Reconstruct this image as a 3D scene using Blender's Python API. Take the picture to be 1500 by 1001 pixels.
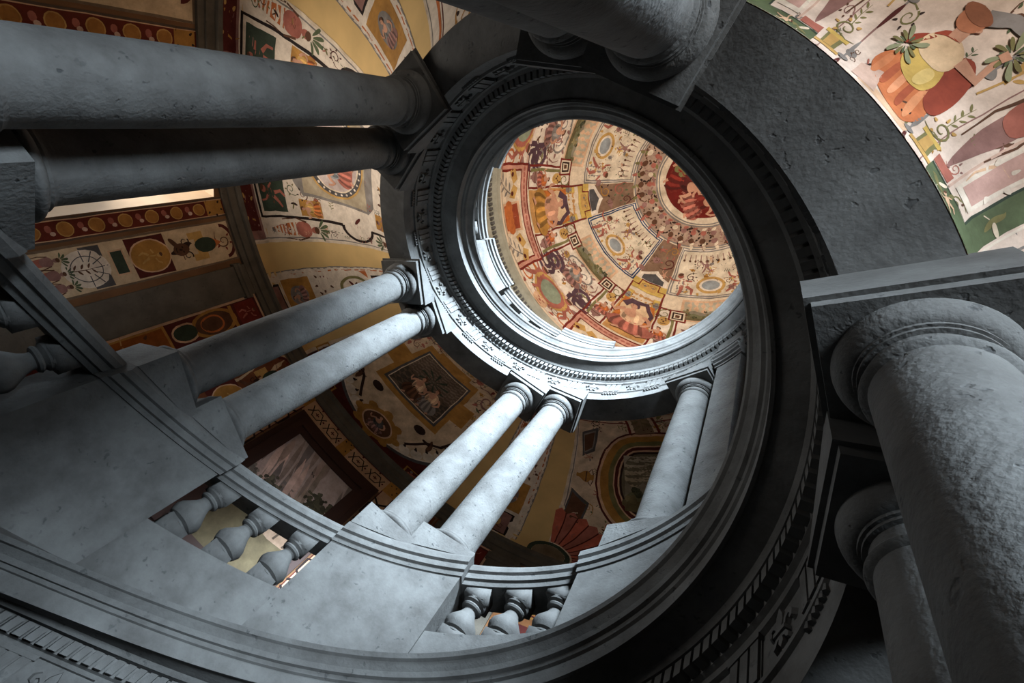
import bpy, math, random
import numpy as np
from mathutils import Matrix, Vector
from mathutils.geometry import tessellate_polygon

# ------------------------------------------------------------------ base dimensions
# lengths are in "well radii" (u); one u is 2 m.  Angle t (degrees) runs the way the stair climbs.
S = 2.0
Z0 = 4.6
H0, PITCH = 1.3235, 2.7248          # soffit height above the camera at t=0, climb per turn
R2 = 1.172                        # back edge of the ring soffit
RW = 2.942                        # outer wall
RISE = 0.42
T0, T1 = -292.0, 345.0            # run of the helical entablature
PAIRS = [26.5 + 60 * k for k in range(-4, 6)]
HALF = 7.1
rnd = random.Random(7)

def h(t): return H0 + PITCH * t / 360.0
def dzw(t): return 0.256
def zw(t): return h(t) + dzw(t)
def P(r, t, z):
    a = math.radians(t)
    return (S * r * math.cos(a), -S * r * math.sin(a), S * z + Z0)

scene = bpy.context.scene
for o in list(bpy.data.objects): bpy.data.objects.remove(o)
col = scene.collection

# ------------------------------------------------------------------ camera
F, VX, VY, YAW, RC = 700.51, 1130.63, 186.27, -0.2006, 1.0316
CX, CY = 652.74, 491.63           # principal point of the cropped photograph
u = np.array([(VX - CX) / F, (VY - CY) / F, 1.0]); u /= np.linalg.norm(u)
a_ = np.array([math.cos(math.radians(30)), -math.sin(math.radians(30)), 0.0]); a_ -= u * (a_ @ u); a_ /= np.linalg.norm(a_)
b_ = np.cross(u, a_)
e1 = a_ * math.cos(YAW) + b_ * math.sin(YAW); e2 = np.cross(u, e1)
RM = np.stack([e1, e2, u], 1)     # world -> camera (right, down, forward)
right, down, fwd = RM.T @ np.array([1., 0, 0]), RM.T @ np.array([0, 1., 0]), RM.T @ np.array([0, 0, 1.])
cd = bpy.data.cameras.new('camera'); cam = bpy.data.objects.new('camera', cd); col.objects.link(cam)
cd.sensor_width = 36.0; cd.lens = F / 1500.0 * 36.0; cd.shift_x = (750 - CX) / 1500.0; cd.shift_y = (CY - 500.5) / 1500.0; cd.clip_start = 0.02; cd.clip_end = 200
M = Matrix.Identity(4)
for i in range(3):
    M[i][0], M[i][1], M[i][2] = right[i], -down[i], -fwd[i]
M[0][3], M[1][3], M[2][3] = S * RC, 0.0, Z0
cam.matrix_world = M
scene.camera = cam

# ------------------------------------------------------------------ world, exposure
vs = scene.view_settings
vs.view_transform = 'Standard'; vs.look = 'None'; vs.gamma = 1.0; vs.use_curve_mapping = False
vs.exposure = 0.0
w = bpy.data.worlds.new('sky'); scene.world = w; w.use_nodes = True
bg = w.node_tree.nodes['Background']; bg.inputs[0].default_value = (0.88, 0.94, 1.0, 1); bg.inputs[1].default_value = 0.9

# ------------------------------------------------------------------ windows of the stair (t centre, half width deg, z bottom, z top)
# stair: beside the camera, behind the picture; tall: its bright reveal shows between the columns; upper: above the picture's edge
WINDOWS = [
    dict(n='stair', t=2.5, hw=9.5, zb=0.08, zt=1.45, sky=170, ground=60, tilt=-8, spread=58, off='_offscreen'),
    dict(n='tall', t=118.0, hw=9.4, zb=0.95, zt=2.34, sky=20, ground=75, tilt=-20, spread=110, off=''),
    dict(n='upper', t=16.0, hw=11.0, zb=3.5, zt=4.95, sky=3000, ground=720, tilt=-20, spread=96, off='_offscreen'),
]
def window_light(wd, name, power, color, tilt, spread):
    """daylight entering at the glass of a real window opening"""
    ld = bpy.data.lights.new(name, 'AREA'); ld.energy = power; ld.color = color; ld.shape = 'RECTANGLE'; ld.spread = math.radians(spread)
    ld.size = 2 * wd['hw'] * math.pi / 180 * RW * S * 0.7; ld.size_y = (wd['zt'] - wd['zb']) * S * 0.8
    o = bpy.data.objects.new(name, ld); col.objects.link(o)
    o.location = P(RW + (0.02 if wd['n'] == 'upper' else 0.22), wd['t'], (wd['zb'] + wd['zt']) / 2)
    a = math.radians(wd['t'])
    inward = Vector((-math.cos(a), math.sin(a), 0)) * math.cos(tilt) + Vector((0, 0, 1)) * math.sin(tilt)
    o.rotation_euler = inward.to_track_quat('-Z', 'Z').to_euler()
    return o
for wd in WINDOWS:
    window_light(wd, 'window_%s_skylight%s' % (wd['n'], wd['off']), wd['sky'], (0.68, 0.85, 1.0), math.radians(wd['tilt']), wd['spread'])
    window_light(wd, 'window_%s_groundlight%s' % (wd['n'], wd['off']), wd['ground'], (1.0, 0.88, 0.74), math.radians(32), 120)

# ------------------------------------------------------------------ materials
def lin(c):
    c = np.asarray(c, float) / 255.0
    return np.where(c <= 0.04045, c / 12.92, ((c + 0.055) / 1.055) ** 2.4)
def rgba(c): return tuple(lin(c)) + (1.0,)

def nodes(m):
    m.use_nodes = True; nt = m.node_tree
    return nt, nt.nodes, nt.links, nt.nodes['Principled BSDF']

def stone_material(name, dark, light, pit=0.35, scale=3.0, bump=0.25):
    m = bpy.data.materials.new(name); nt, N, L, B = nodes(m)
    tc = N.new('ShaderNodeTexCoord')
    n1 = N.new('ShaderNodeTexNoise'); n1.inputs['Scale'].default_value = scale; n1.inputs['Detail'].default_value = 8; n1.inputs['Roughness'].default_value = 0.65
    L.new(tc.outputs['Object'], n1.inputs['Vector'])
    r1 = N.new('ShaderNodeValToRGB'); r1.color_ramp.elements[0].position = 0.3; r1.color_ramp.elements[1].position = 0.72
    r1.color_ramp.elements[0].color = rgba(dark); r1.color_ramp.elements[1].color = rgba(light)
    L.new(n1.outputs['Fac'], r1.inputs['Fac'])
    # dark pits of the volcanic stone
    nz = N.new('ShaderNodeTexNoise'); nz.inputs['Scale'].default_value = 14; nz.inputs['Detail'].default_value = 3
    L.new(tc.outputs['Object'], nz.inputs['Vector'])
    mx = N.new('ShaderNodeMixRGB'); mx.inputs['Fac'].default_value = 0.12
    L.new(tc.outputs['Object'], mx.inputs['Color1']); L.new(nz.outputs['Color'], mx.inputs['Color2'])
    v = N.new('ShaderNodeTexVoronoi'); v.inputs['Scale'].default_value = 17; v.inputs['Randomness'].default_value = 1.0
    L.new(mx.outputs['Color'], v.inputs['Vector'])
    rp = N.new('ShaderNodeValToRGB'); rp.color_ramp.elements[0].position = 0.14; rp.color_ramp.elements[1].position = 0.26
    rp.color_ramp.elements[0].color = (1, 1, 1, 1); rp.color_ramp.elements[1].color = (0, 0, 0, 1)
    L.new(v.outputs['Distance'], rp.inputs['Fac'])
    gate = N.new('ShaderNodeTexNoise'); gate.inputs['Scale'].default_value = 5.0; gate.inputs['Detail'].default_value = 2
    L.new(tc.outputs['Object'], gate.inputs['Vector'])
    rg = N.new('ShaderNodeValToRGB'); rg.color_ramp.elements[0].position = 0.50; rg.color_ramp.elements[1].position = 0.62
    L.new(gate.outputs['Fac'], rg.inputs['Fac'])
    mu = N.new('ShaderNodeMath'); mu.operation = 'MULTIPLY'; L.new(rp.outputs['Color'], mu.inputs[0]); L.new(rg.outputs['Color'], mu.inputs[1])
    mp = N.new('ShaderNodeMath'); mp.operation = 'MULTIPLY'; mp.inputs[1].default_value = pit; L.new(mu.outputs[0], mp.inputs[0])
    mc = N.new('ShaderNodeMixRGB'); mc.blend_type = 'MIX'; L.new(mp.outputs[0], mc.inputs['Fac']); L.new(r1.outputs['Color'], mc.inputs['Color1'])
    mc.inputs['Color2'].default_value = rgba((40, 42, 44))
    L.new(mc.outputs['Color'], B.inputs['Base Color'])
    B.inputs['Roughness'].default_value = 0.88; B.inputs['Specular IOR Level'].default_value = 0.25
    n2 = N.new('ShaderNodeTexNoise'); n2.inputs['Scale'].default_value = 45; n2.inputs['Detail'].default_value = 6
    L.new(tc.outputs['Object'], n2.inputs['Vector'])
    sb = N.new('ShaderNodeMath'); sb.operation = 'SUBTRACT'; L.new(n2.outputs['Fac'], sb.inputs[0]); L.new(mu.outputs[0], sb.inputs[1])
    bp = N.new('ShaderNodeBump'); bp.inputs['Strength'].default_value = bump; bp.inputs['Distance'].default_value = 0.012
    L.new(sb.outputs[0], bp.inputs['Height']); L.new(bp.outputs['Normal'], B.inputs['Normal'])
    return m
def plaster_material(name, c, amt=0.1):
    m = bpy.data.materials.new(name); nt, N, L, B = nodes(m)
    tc = N.new('ShaderNodeTexCoord')
    n1 = N.new('ShaderNodeTexNoise'); n1.inputs['Scale'].default_value = 2.5; n1.inputs['Detail'].default_value = 7
    L.new(tc.outputs['Object'], n1.inputs['Vector'])
    r1 = N.new('ShaderNodeValToRGB'); c = np.array(c, float)
    r1.color_ramp.elements[0].position = 0.3; r1.color_ramp.elements[1].position = 0.7
    r1.color_ramp.elements[0].color = rgba(c * (1 - amt)); r1.color_ramp.elements[1].color = rgba(np.minimum(c * (1 + amt * .4), 255))
    L.new(n1.outputs['Fac'], r1.inputs['Fac']); L.new(r1.outputs['Color'], B.inputs['Base Color'])
    B.inputs['Roughness'].default_value = 0.85; B.inputs['Specular IOR Level'].default_value = 0.2
    bp = N.new('ShaderNodeBump'); bp.inputs['Strength'].default_value = 0.08; bp.inputs['Distance'].default_value = 0.01
    L.new(n1.outputs['Fac'], bp.inputs['Height']); L.new(bp.outputs['Normal'], B.inputs['Normal'])
    return m
def fresco_material():
    m = bpy.data.materials.new('fresco_paint'); nt, N, L, B = nodes(m)
    at = N.new('ShaderNodeAttribute'); at.attribute_name = 'paint'
    tc = N.new('ShaderNodeTexCoord')
    n1 = N.new('ShaderNodeTexNoise'); n1.inputs['Scale'].default_value = 7; n1.inputs['Detail'].default_value = 10; n1.inputs['Roughness'].default_value = 0.75
    L.new(tc.outputs['Object'], n1.inputs['Vector'])
    r1 = N.new('ShaderNodeValToRGB'); r1.color_ramp.elements[0].position = 0.3; r1.color_ramp.elements[1].position = 0.7
    r1.color_ramp.elements[0].color = (0.55, 0.50, 0.46, 1); r1.color_ramp.elements[1].color = (1.1, 1.08, 1.05, 1)
    L.new(n1.outputs['Fac'], r1.inputs['Fac'])
    mx = N.new('ShaderNodeMixRGB'); mx.blend_type = 'MULTIPLY'; mx.inputs['Fac'].default_value = 0.75
    L.new(at.outputs['Color'], mx.inputs['Color1']); L.new(r1.outputs['Color'], mx.inputs['Color2'])
    L.new(mx.outputs['Color'], B.inputs['Base Color'])
    B.inputs['Roughness'].default_value = 0.8; B.inputs['Specular IOR Level'].default_value = 0.2
    return m
def plain_material(name, c, rough=0.6, metal=0.0):
    m = plaster_material(name, c, 0.15); b = m.node_tree.nodes['Principled BSDF']
    b.inputs['Roughness'].default_value = rough; b.inputs['Metallic'].default_value = metal
    return m
M_COL = stone_material('column_stone', (72, 70, 68), (106, 105, 103), 0.6, bump=.5)
M_ENT = stone_material('entablature_stone', (72, 70, 68), (106, 105, 103), 0.45)
M_PED = stone_material('pedestal_stone', (72, 70, 68), (106, 105, 103), 0.5)
M_WST = stone_material('wall_stone', (78, 72, 64), (104, 97, 87), 0.35)
M_DOMEST = stone_material('dome_cornice_stone', (138, 136, 122), (166, 163, 148), 0.2)
M_OCHRE = plaster_material('ochre_plaster', (214, 180, 122), 0.06)
M_WALL = plaster_material('wall_plaster', (122, 88, 60), 0.15)
M_REVEAL = plaster_material('reveal_plaster', (226, 205, 180), 0.05)
M_FLOOR = stone_material('floor_stone', (80, 78, 74), (104, 102, 98), 0.3)
M_FRESCO = fresco_material()
M_FRAME = plain_material('dark_wood_paint', (58, 34, 26))
M_BRONZE = plain_material('dark_iron', (45, 42, 40), 0.5, 0.6)
M_FLEUR = M_ENT
mg = bpy.data.materials.new('window_glass'); nt, N, L, B = nodes(mg)
tr_ = N.new('ShaderNodeBsdfTransparent'); gl_ = N.new('ShaderNodeBsdfGlossy'); gl_.inputs['Roughness'].default_value = 0.05
nn_ = N.new('ShaderNodeTexNoise'); nn_.inputs['Scale'].default_value = 3
mx_ = N.new('ShaderNodeMixShader'); fr_ = N.new('ShaderNodeFresnel'); fr_.inputs['IOR'].default_value = 1.45
L.new(fr_.outputs[0], mx_.inputs[0]); L.new(tr_.outputs[0], mx_.inputs[1]); L.new(gl_.outputs[0], mx_.inputs[2])
L.new(mx_.outputs[0], N['Material Output'].inputs['Surface'])
M_GLASS = mg

# ------------------------------------------------------------------ mesh helpers
def mesh(name, verts, faces, mat, smooth=False):
    me = bpy.data.meshes.new(name); me.from_pydata([tuple(v) for v in verts], [], faces); me.update()
    me.materials.append(mat)
    if smooth: me.polygons.foreach_set('use_smooth', [True] * len(me.polygons))
    return me
def link(name, me, parent=None, loc=None, rz=None, **props):
    o = bpy.data.objects.new(name, me); col.objects.link(o)
    if parent: o.parent = parent
    if loc is not None: o.location = loc
    if rz is not None: o.rotation_euler[2] = rz
    for k, v in props.items(): o[k] = v
    return o
def empty(name, loc=(0, 0, 0), rz=0.0, **props):
    o = bpy.data.objects.new(name, None); col.objects.link(o); o.location = loc; o.rotation_euler[2] = rz
    o.empty_display_size = 0.1
    for k, v in props.items(): o[k] = v
    return o
def sweep(prof, ts, zb=h, closed=False, caps=False):
    """helical extrusion of a (r, dz) profile; sharp between profile edges, smooth along the run"""
    V, Fc = [], []; n = len(prof); segs = [(i, (i + 1) % n) for i in range(n if closed else n - 1)]
    for (i, j) in segs:
        base = len(V)
        for t in ts:
            z = zb(t)
            V.append(P(prof[i][0], t, z + prof[i][1])); V.append(P(prof[j][0], t, z + prof[j][1]))
        for k in range(len(ts) - 1):
            q = base + 2 * k
            Fc.append((q, q + 1, q + 3, q + 2))
    if caps:
        for t, rev in ((ts[0], False), (ts[-1], True)):
            base = len(V); z = zb(t)
            for (r, d) in prof: V.append(P(r, t, z + d))
            f = list(range(base, base + n)); Fc.append(f[::-1] if rev else f)
    return V, Fc
def arange(a, b, st):
    n = max(1, int(math.ceil((b - a) / st - 1e-6))); return [a + (b - a) * i / n for i in range(n + 1)]
def lathe(prof, n=40):
    """prof (r, z) in metres, local; sharp between profile segments that bend strongly"""
    V, Fc = [], []
    groups = [[prof[0]]]
    for i in range(1, len(prof)):
        groups[-1].append(prof[i])
        if i < len(prof) - 1:
            a = np.array(prof[i]) - np.array(prof[i - 1]); b = np.array(prof[i + 1]) - np.array(prof[i])
            ca = a @ b / (np.linalg.norm(a) * np.linalg.norm(b) + 1e-12)
            if ca < 0.8: groups.append([prof[i]])
    for g in groups:
        base = len(V)
        for (r, z) in g:
            for k in range(n):
                a = 2 * math.pi * k / n; V.append((r * math.cos(a), r * math.sin(a), z))
        for i in range(len(g) - 1):
            for k in range(n):
                q = base + i * n; k2 = (k + 1) % n
                Fc.append((q + k, q + k2, q + n + k2, q + n + k))
    return V, Fc
def box(x0, x1, y0, y1, z0, z1, shear=0.0):
    V = [(x, y, z + shear * y) for z in (z0, z1) for y in (y0, y1) for x in (x0, x1)]
    Fc = [(0, 2, 3, 1), (4, 5, 7, 6), (0, 1, 5, 4), (2, 6, 7, 3), (0, 4, 6, 2), (1, 3, 7, 5)]
    return V, Fc
def join(*parts):
    V, Fc = [], []
    for v, f in parts:
        b = len(V); V += list(v); Fc += [tuple(i + b for i in q) for q in f]
    return V, Fc

# ------------------------------------------------------------------ painted decoration: flat shapes laid on curved plaster
C = dict(cream=(226, 209, 186), white=(230, 217, 202), pink=(212, 180, 164), ochre=(198, 158, 94), gold=(180, 132, 66), orange=(192, 110, 60), red=(120, 44, 36),
         maroon=(88, 36, 32), brown=(98, 66, 48), dkbrown=(54, 36, 30), black=(38, 27, 25), green=(88, 100, 72), dkgreen=(56, 68, 56), olive=(126, 120, 78), grey=(136, 130, 126),
         dkgrey=(84, 82, 84), blue=(46, 68, 106), sky=(152, 158, 162), flesh=(202, 152, 126), mauve=(148, 110, 104), purple=(88, 64, 74), yellow=(210, 178, 98), peach=(220, 182, 150), rose=(172, 104, 90))
def tone(x, y, f):
    """slow brush-like variation over the painted plaster"""
    return (np.sin(x * 31 * f + 2.1 * np.sin(y * 17 * f)) + np.sin(y * 37 * f + 1.7 * np.sin(x * 23 * f)) + np.sin((x + y) * 61 * f) * .7 + np.sin((x - 1.7 * y) * 89 * f) * .5) / 3.2
class Canvas:
    def __init__(self): self.items = []; self.m = np.eye(3); self.layer = 1
    def at(self, x=0, y=0, rot=0, sc=1, sy=None, layer=None):
        c = Canvas.__new__(Canvas); c.items = self.items
        sy = sc if sy is None else sy
        a = math.radians(rot); A = np.array([[math.cos(a) * sc, -math.sin(a) * sy, x], [math.sin(a) * sc, math.cos(a) * sy, y], [0, 0, 1]])
        c.m = self.m @ A; c.layer = self.layer if layer is None else layer
        return c
    def poly(self, pts, c, dl=0):
        p = np.asarray(pts, float); q = p @ self.m[:2, :2].T + self.m[:2, 2]
        self.items.append((q, lin(C[c] if isinstance(c, str) else c), self.layer + dl))
    def blob(self, pts, c, dl=0):
        p = np.asarray(pts, float)
        for _ in range(2):
            q = np.roll(p, -1, 0); p = np.stack([p * .75 + q * .25, p * .25 + q * .75], 1).reshape(-1, 2)
        self.poly(p, c, dl)
    def rect(self, x0, y0, x1, y1, c, dl=0): self.poly([(x0, y0), (x1, y0), (x1, y1), (x0, y1)], c, dl)
    def ell(self, x, y, rx, ry, c, dl=0, n=18, a0=0, a1=360):
        a = np.radians(np.linspace(a0, a1, n + 1)); p = np.stack([x + rx * np.cos(a), y + ry * np.sin(a)], 1)
        self.poly(p[:-1] if a1 - a0 >= 359.9 else p, c, dl)
    def stroke(self, pts, w, c, dl=0, w2=None):
        p = np.asarray(pts, float); n = len(p); w2 = w if w2 is None else w2
        d = np.gradient(p, axis=0); nrm = np.stack([-d[:, 1], d[:, 0]], 1); nrm /= (np.linalg.norm(nrm, axis=1)[:, None] + 1e-9)
        ww = np.linspace(w, w2, n)[:, None] / 2
        A, Bq = p + nrm * ww, p - nrm * ww
        for i in range(n - 1): self.poly([A[i], A[i + 1], Bq[i + 1], Bq[i]], c, dl)
    def frame(self, x0, y0, x1, y1, w, c, dl=0):
        self.rect(x0, y0, x1, y0 + w, c, dl); self.rect(x0, y1 - w, x1, y1, c, dl)
        self.rect(x0, y0 + w, x0 + w, y1 - w, c, dl); self.rect(x1 - w, y0 + w, x1, y1 - w, c, dl)
    def ring(self, x, y, rx, ry, w, c, dl=0, n=26, a0=0, a1=360):
        a = np.radians(np.linspace(a0, a1, n + 1)); o = np.stack([x + rx * np.cos(a), y + ry * np.sin(a)], 1); i = np.stack([x + (rx - w) * np.cos(a), y + (ry - w) * np.sin(a)], 1)
        for k in range(n): self.poly([o[k], o[k + 1], i[k + 1], i[k]], c, dl)
    def build(self, name, mapf, parent, maxlen, step, base=0.002, warp=.0035, freq=1.0, **props):
        T, K, O = [], [], []
        for q, c, l in self.items:
            if len(q) < 3: continue
            tri = [(0, 1, 2)] if len(q) == 3 else tessellate_polygon([[Vector((p[0], p[1], 0)) for p in q]])
            for t in tri:
                T.append([q[t[0]], q[t[1]], q[t[2]]]); K.append(c); O.append(l)
        T = np.array(T); K = np.array(K); O = np.array(O, float); done = []
        for _ in range(24):
            e = np.linalg.norm(T - np.roll(T, -1, 1), axis=2); k = e.argmax(1); big = e.max(1) > maxlen
            done.append((T[~big], K[~big], O[~big]))
            if not big.any(): break
            t, kk = T[big], k[big]; ix = np.arange(len(t))
            a, b, c3 = t[ix, kk], t[ix, (kk + 1) % 3], t[ix, (kk + 2) % 3]; m = (a + b) / 2
            T = np.concatenate([np.stack([a, m, c3], 1), np.stack([m, b, c3], 1)]); K = np.concatenate([K[big]] * 2); O = np.concatenate([O[big]] * 2)
        T = np.concatenate([d[0] for d in done]); K = np.concatenate([d[1] for d in done]); O = np.concatenate([d[2] for d in done])
        n = len(T); xy = T.reshape(-1, 2); off = np.repeat(O, 3) * step + base
        x_, y_ = xy[:, 0], xy[:, 1]
        V = mapf(x_ + warp * tone(y_ + 3, x_, freq), y_ + warp * tone(x_, y_ + 7, freq), off)
        amp = np.where(np.repeat(O, 3) <= 1, .07, .26)
        brush = 1 + amp * tone(x_ + 1.3, y_ - .4, freq)
        me = bpy.data.meshes.new(name); me.vertices.add(3 * n); me.vertices.foreach_set('co', V.astype(np.float32).ravel())
        me.loops.add(3 * n); me.loops.foreach_set('vertex_index', np.arange(3 * n, dtype=np.int32))
        me.polygons.add(n); me.polygons.foreach_set('loop_start', np.arange(0, 3 * n, 3, dtype=np.int32)); me.polygons.foreach_set('loop_total', np.full(n, 3, dtype=np.int32))
        at = me.attributes.new('paint', 'FLOAT_COLOR', 'POINT'); cc = np.ones((3 * n, 4), np.float32); cc[:, :3] = np.repeat(K, 3, axis=0) * np.stack([brush, brush ** 1.1, brush ** 1.2], 1); at.data.foreach_set('color', cc.ravel())
        me.update(calc_edges=True); me.materials.append(M_FRESCO)
        return link(name, me, parent, **props)
def spiral(turns=1.3, r0=1.0, r1=0.15, a0=0, flip=1, n=16):
    a = np.linspace(0, turns * 2 * math.pi, n); r = np.linspace(r0, r1, n)
    return np.stack([r * np.cos(a * flip + a0), r * np.sin(a * flip + a0)], 1)
# --- motifs, each about 1 unit tall, drawn upright about the origin
def scroll(c, col1='brown', col2='red', flip=1):
    c.stroke(spiral(1.25, .5, .1, -1.4, flip), .11, col1, 0, .05); c.stroke([(0, -.5), (-.35 * flip, -.62), (-.8 * flip, -.5)], .1, col1, 0, .03)
    for i in range(4):
        a = -1.2 + i * 1.1; c.blob([(.5 * math.cos(a), .5 * math.sin(a)), (.8 * math.cos(a + .25), .8 * math.sin(a + .25)), (.5 * math.cos(a + .45), .5 * math.sin(a + .45))], col2, 1)
def leafspray(c, col1='green', n=6):
    c.stroke([(0, -.5), (.05, 0), (0, .5)], .05, col1, 0, .02)
    for i in range(n):
        y = -.4 + .85 * i / n; s = 1 if i % 2 else -1; c.blob([(0, y), (.18 * s, y + .05), (.3 * s, y + .2), (.1 * s, y + .14)], col1)
def vase(c, c1='gold', c2='brown'):
    c.blob([(-.12, -.5), (.12, -.5), (.06, -.36), (.28, -.1), (.3, .1), (.1, .25), (.2, .4), (-.2, .4), (-.1, .25), (-.3, .1), (-.28, -.1), (-.06, -.36)], c1)
    c.stroke([(.25, .1), (.42, .25), (.15, .36)], .05, c2, 1); c.stroke([(-.25, .1), (-.42, .25), (-.15, .36)], .05, c2, 1)
    c.stroke([(-.26, 0), (.26, 0)], .06, c2, 1)
def herm(c, c1='orange', c2='flesh', c3='green'):
    c.blob([(-.02, -.6), (.02, -.6), (.13, -.05), (.12, .1), (-.12, .1), (-.13, -.05)], c1)
    c.blob([(-.13, -.02), (.13, -.02), (.15, .22), (.07, .3), (-.07, .3), (-.15, .22)], c2, 1)
    c.ell(0, .37, .065, .08, c2, 1, 10); c.ell(0, .41, .07, .05, 'brown', 2, 10)
    c.stroke([(.14, .22), (.2, .0), (.16, -.3)], .035, 'brown', 1, .015); c.stroke([(-.14, .22), (-.2, .0), (-.16, -.3)], .035, 'brown', 1, .015)
    for i in range(5):
        a = math.radians(30 + 30 * i); c.blob([(0, .44), (.05 + .2 * math.cos(a), .44 + .2 * math.sin(a)), (.26 * math.cos(a + .2), .44 + .26 * math.sin(a + .2))], c3, 2)
def figure(c, robe='orange', robe2='ochre', skin='flesh', hair='brown'):
    """generic seated draped figure"""
    rc, r2 = np.array(C[robe]), np.array(C[robe2])
    c.blob([(-.46, -.5), (-.2, -.56), (.3, -.52), (.46, -.34), (.34, -.1), (.1, 0), (-.15, -.02), (-.36, -.14), (-.5, -.3)], tuple(rc))
    for k in range(7):
        x = -.3 + .1 * k; f = (.72, 1.18, .85, 1.25, .78, 1.12, .7)[k]; c.blob([(x * .6 - .02, -.06), (x * .6 + .05, -.08), (x + .07, -.34), (x + .04, -.52), (x - .03, -.5), (x - .01, -.3)], tuple(np.minimum(rc * f, 250)), 1)
    c.blob([(-.22, -.16), (.0, -.2), (.22, -.14), (.26, .1), (.2, .26), (.02, .32), (-.16, .27), (-.26, .1)], tuple(r2), 1)
    c.blob([(-.16, -.1), (-.06, -.12), (-.04, .16), (-.12, .2)], tuple(np.minimum(r2 * 1.2, 250)), 2); c.blob([(.1, -.12), (.2, -.1), (.2, .1), (.12, .12)], tuple(r2 * .7), 2)
    c.blob([(-.05, .02), (.14, .02), (.22, .16), (.12, .28), (-.06, .28)], skin, 3)
    c.stroke([(.2, .22), (.33, .12), (.38, .02), (.46, .1), (.48, .22)], .1, skin, 3, .05); c.stroke([(-.2, .2), (-.32, .1), (-.36, -.02), (-.28, -.12), (-.2, -.16)], .1, skin, 3, .05)
    c.stroke([(.03, .26), (.05, .34)], .1, skin, 3); c.ell(.06, .42, .08, .1, skin, 4, 16); c.blob([(-.06, .4), (-.03, .52), (.1, .56), (.17, .5), (.12, .47), (.02, .47), (-.01, .36)], hair, 5)
    c.blob([(.12, .44), (.17, .4), (.12, .37)], skin, 4); c.ell(.1, .43, .012, .012, 'dkbrown', 5, 6)
    c.stroke([(-.3, -.5), (-.2, -.57)], .08, skin, 3, .05); c.stroke([(.14, -.5), (.26, -.58)], .08, skin, 3, .05)
def putto(c, skin='flesh', wing='grey'):
    c.blob([(-.12, -.1), (.14, -.12), (.16, .15), (.05, .24), (-.12, .2)], skin); c.ell(.02, .34, .1, .11, skin, 1, 12); c.ell(.0, .4, .1, .06, 'brown', 2, 10)
    c.stroke([(-.05, -.1), (-.18, -.3), (-.1, -.5)], .12, skin, 1, .06); c.stroke([(.08, -.1), (.16, -.3), (.26, -.45)], .12, skin, 1, .06)
    c.stroke([(.12, .14), (.3, .2), (.38, .36)], .08, skin, 1, .05); c.stroke([(-.1, .14), (-.28, .06)], .08, skin, 1, .05)
    c.blob([(-.1, .2), (-.38, .34), (-.46, .12), (-.25, .1)], wing)
def mask(c, c1='ochre', c2='brown'):
    c.ell(0, 0, .3, .38, c1); c.ell(-.11, .08, .06, .04, c2, 1, 8); c.ell(.11, .08, .06, .04, c2, 1, 8); c.blob([(-.04, .06), (.04, .06), (.06, -.1), (-.06, -.1)], c2, 1); c.stroke([(-.12, -.2), (0, -.23), (.12, -.2)], .05, c2, 1)
    c.stroke(spiral(1, .22, .08, 1.0, 1) + [.35, .25], .07, c2, 0, .03); c.stroke(spiral(1, .22, .08, 2.1, -1) + [-.35, .25], .07, c2, 0, .03)
def bird(c, c1='mauve', c2='brown'):
    c.blob([(-.45, -.1), (-.1, -.16), (.2, -.05), (.32, .12), (.42, .12), (.3, .22), (.15, .2), (0, .1), (-.2, .05)], c1); c.blob([(-.1, 0), (.05, .05), (-.25, .45), (-.35, .35)], c2, 1); c.stroke([(0, -.14), (0, -.35)], .03, c2)
def candelabrum(c, c1='grey', c2='maroon', L=1.0):
    c.stroke([(0, -L), (0, L)], .03, c1)
    for s in (-1, 1):
        c.blob([(0, .06 * s), (.05, .25 * s), (.02, .55 * s), (-.02, .55 * s), (-.05, .25 * s)], c2 if s < 0 else c1, 1)
    c.blob([(-.14, 0), (-.05, -.06), (.05, -.06), (.14, 0), (.05, .06), (-.05, .06)], c1, 2)
def landscape(c, w, hh, seed=1):
    r = random.Random(seed)
    for i in range(8): c.rect(-w, -hh + (7 - i) * hh * .25, w, -hh + (8 - i) * hh * .25, tuple(np.array((186, 178, 160)) * (1 - i / 7) + np.array((196, 176, 140)) * i / 7))
    for q, k in ((-.05, (146, 138, 120)), (-.35, (124, 122, 92)), (-.7, (108, 98, 68))):
        pts = [(-w, -hh)] + [(-w + 2 * w * i / 10, hh * (q + r.uniform(-.16, .16))) for i in range(11)] + [(w, -hh)]; c.poly(pts, k, 1); c = c.at(layer=c.layer + 1)
    for _ in range(int(7 * w / hh)):
        x = r.uniform(-.9, .9) * w; y = r.uniform(-.75, -.05) * hh; s_ = hh * r.uniform(.1, .2); k0 = np.array(r.choice([(86, 88, 58), (110, 104, 72), (70, 72, 54), (128, 116, 82)]))
        for _ in range(6): c.ell(x + r.uniform(-1, 1) * s_, y + r.uniform(-.3, 1.2) * s_, s_ * r.uniform(.4, .8), s_ * r.uniform(.4, .7), tuple(k0 * r.uniform(.8, 1.25)), 1, 8)
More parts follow.
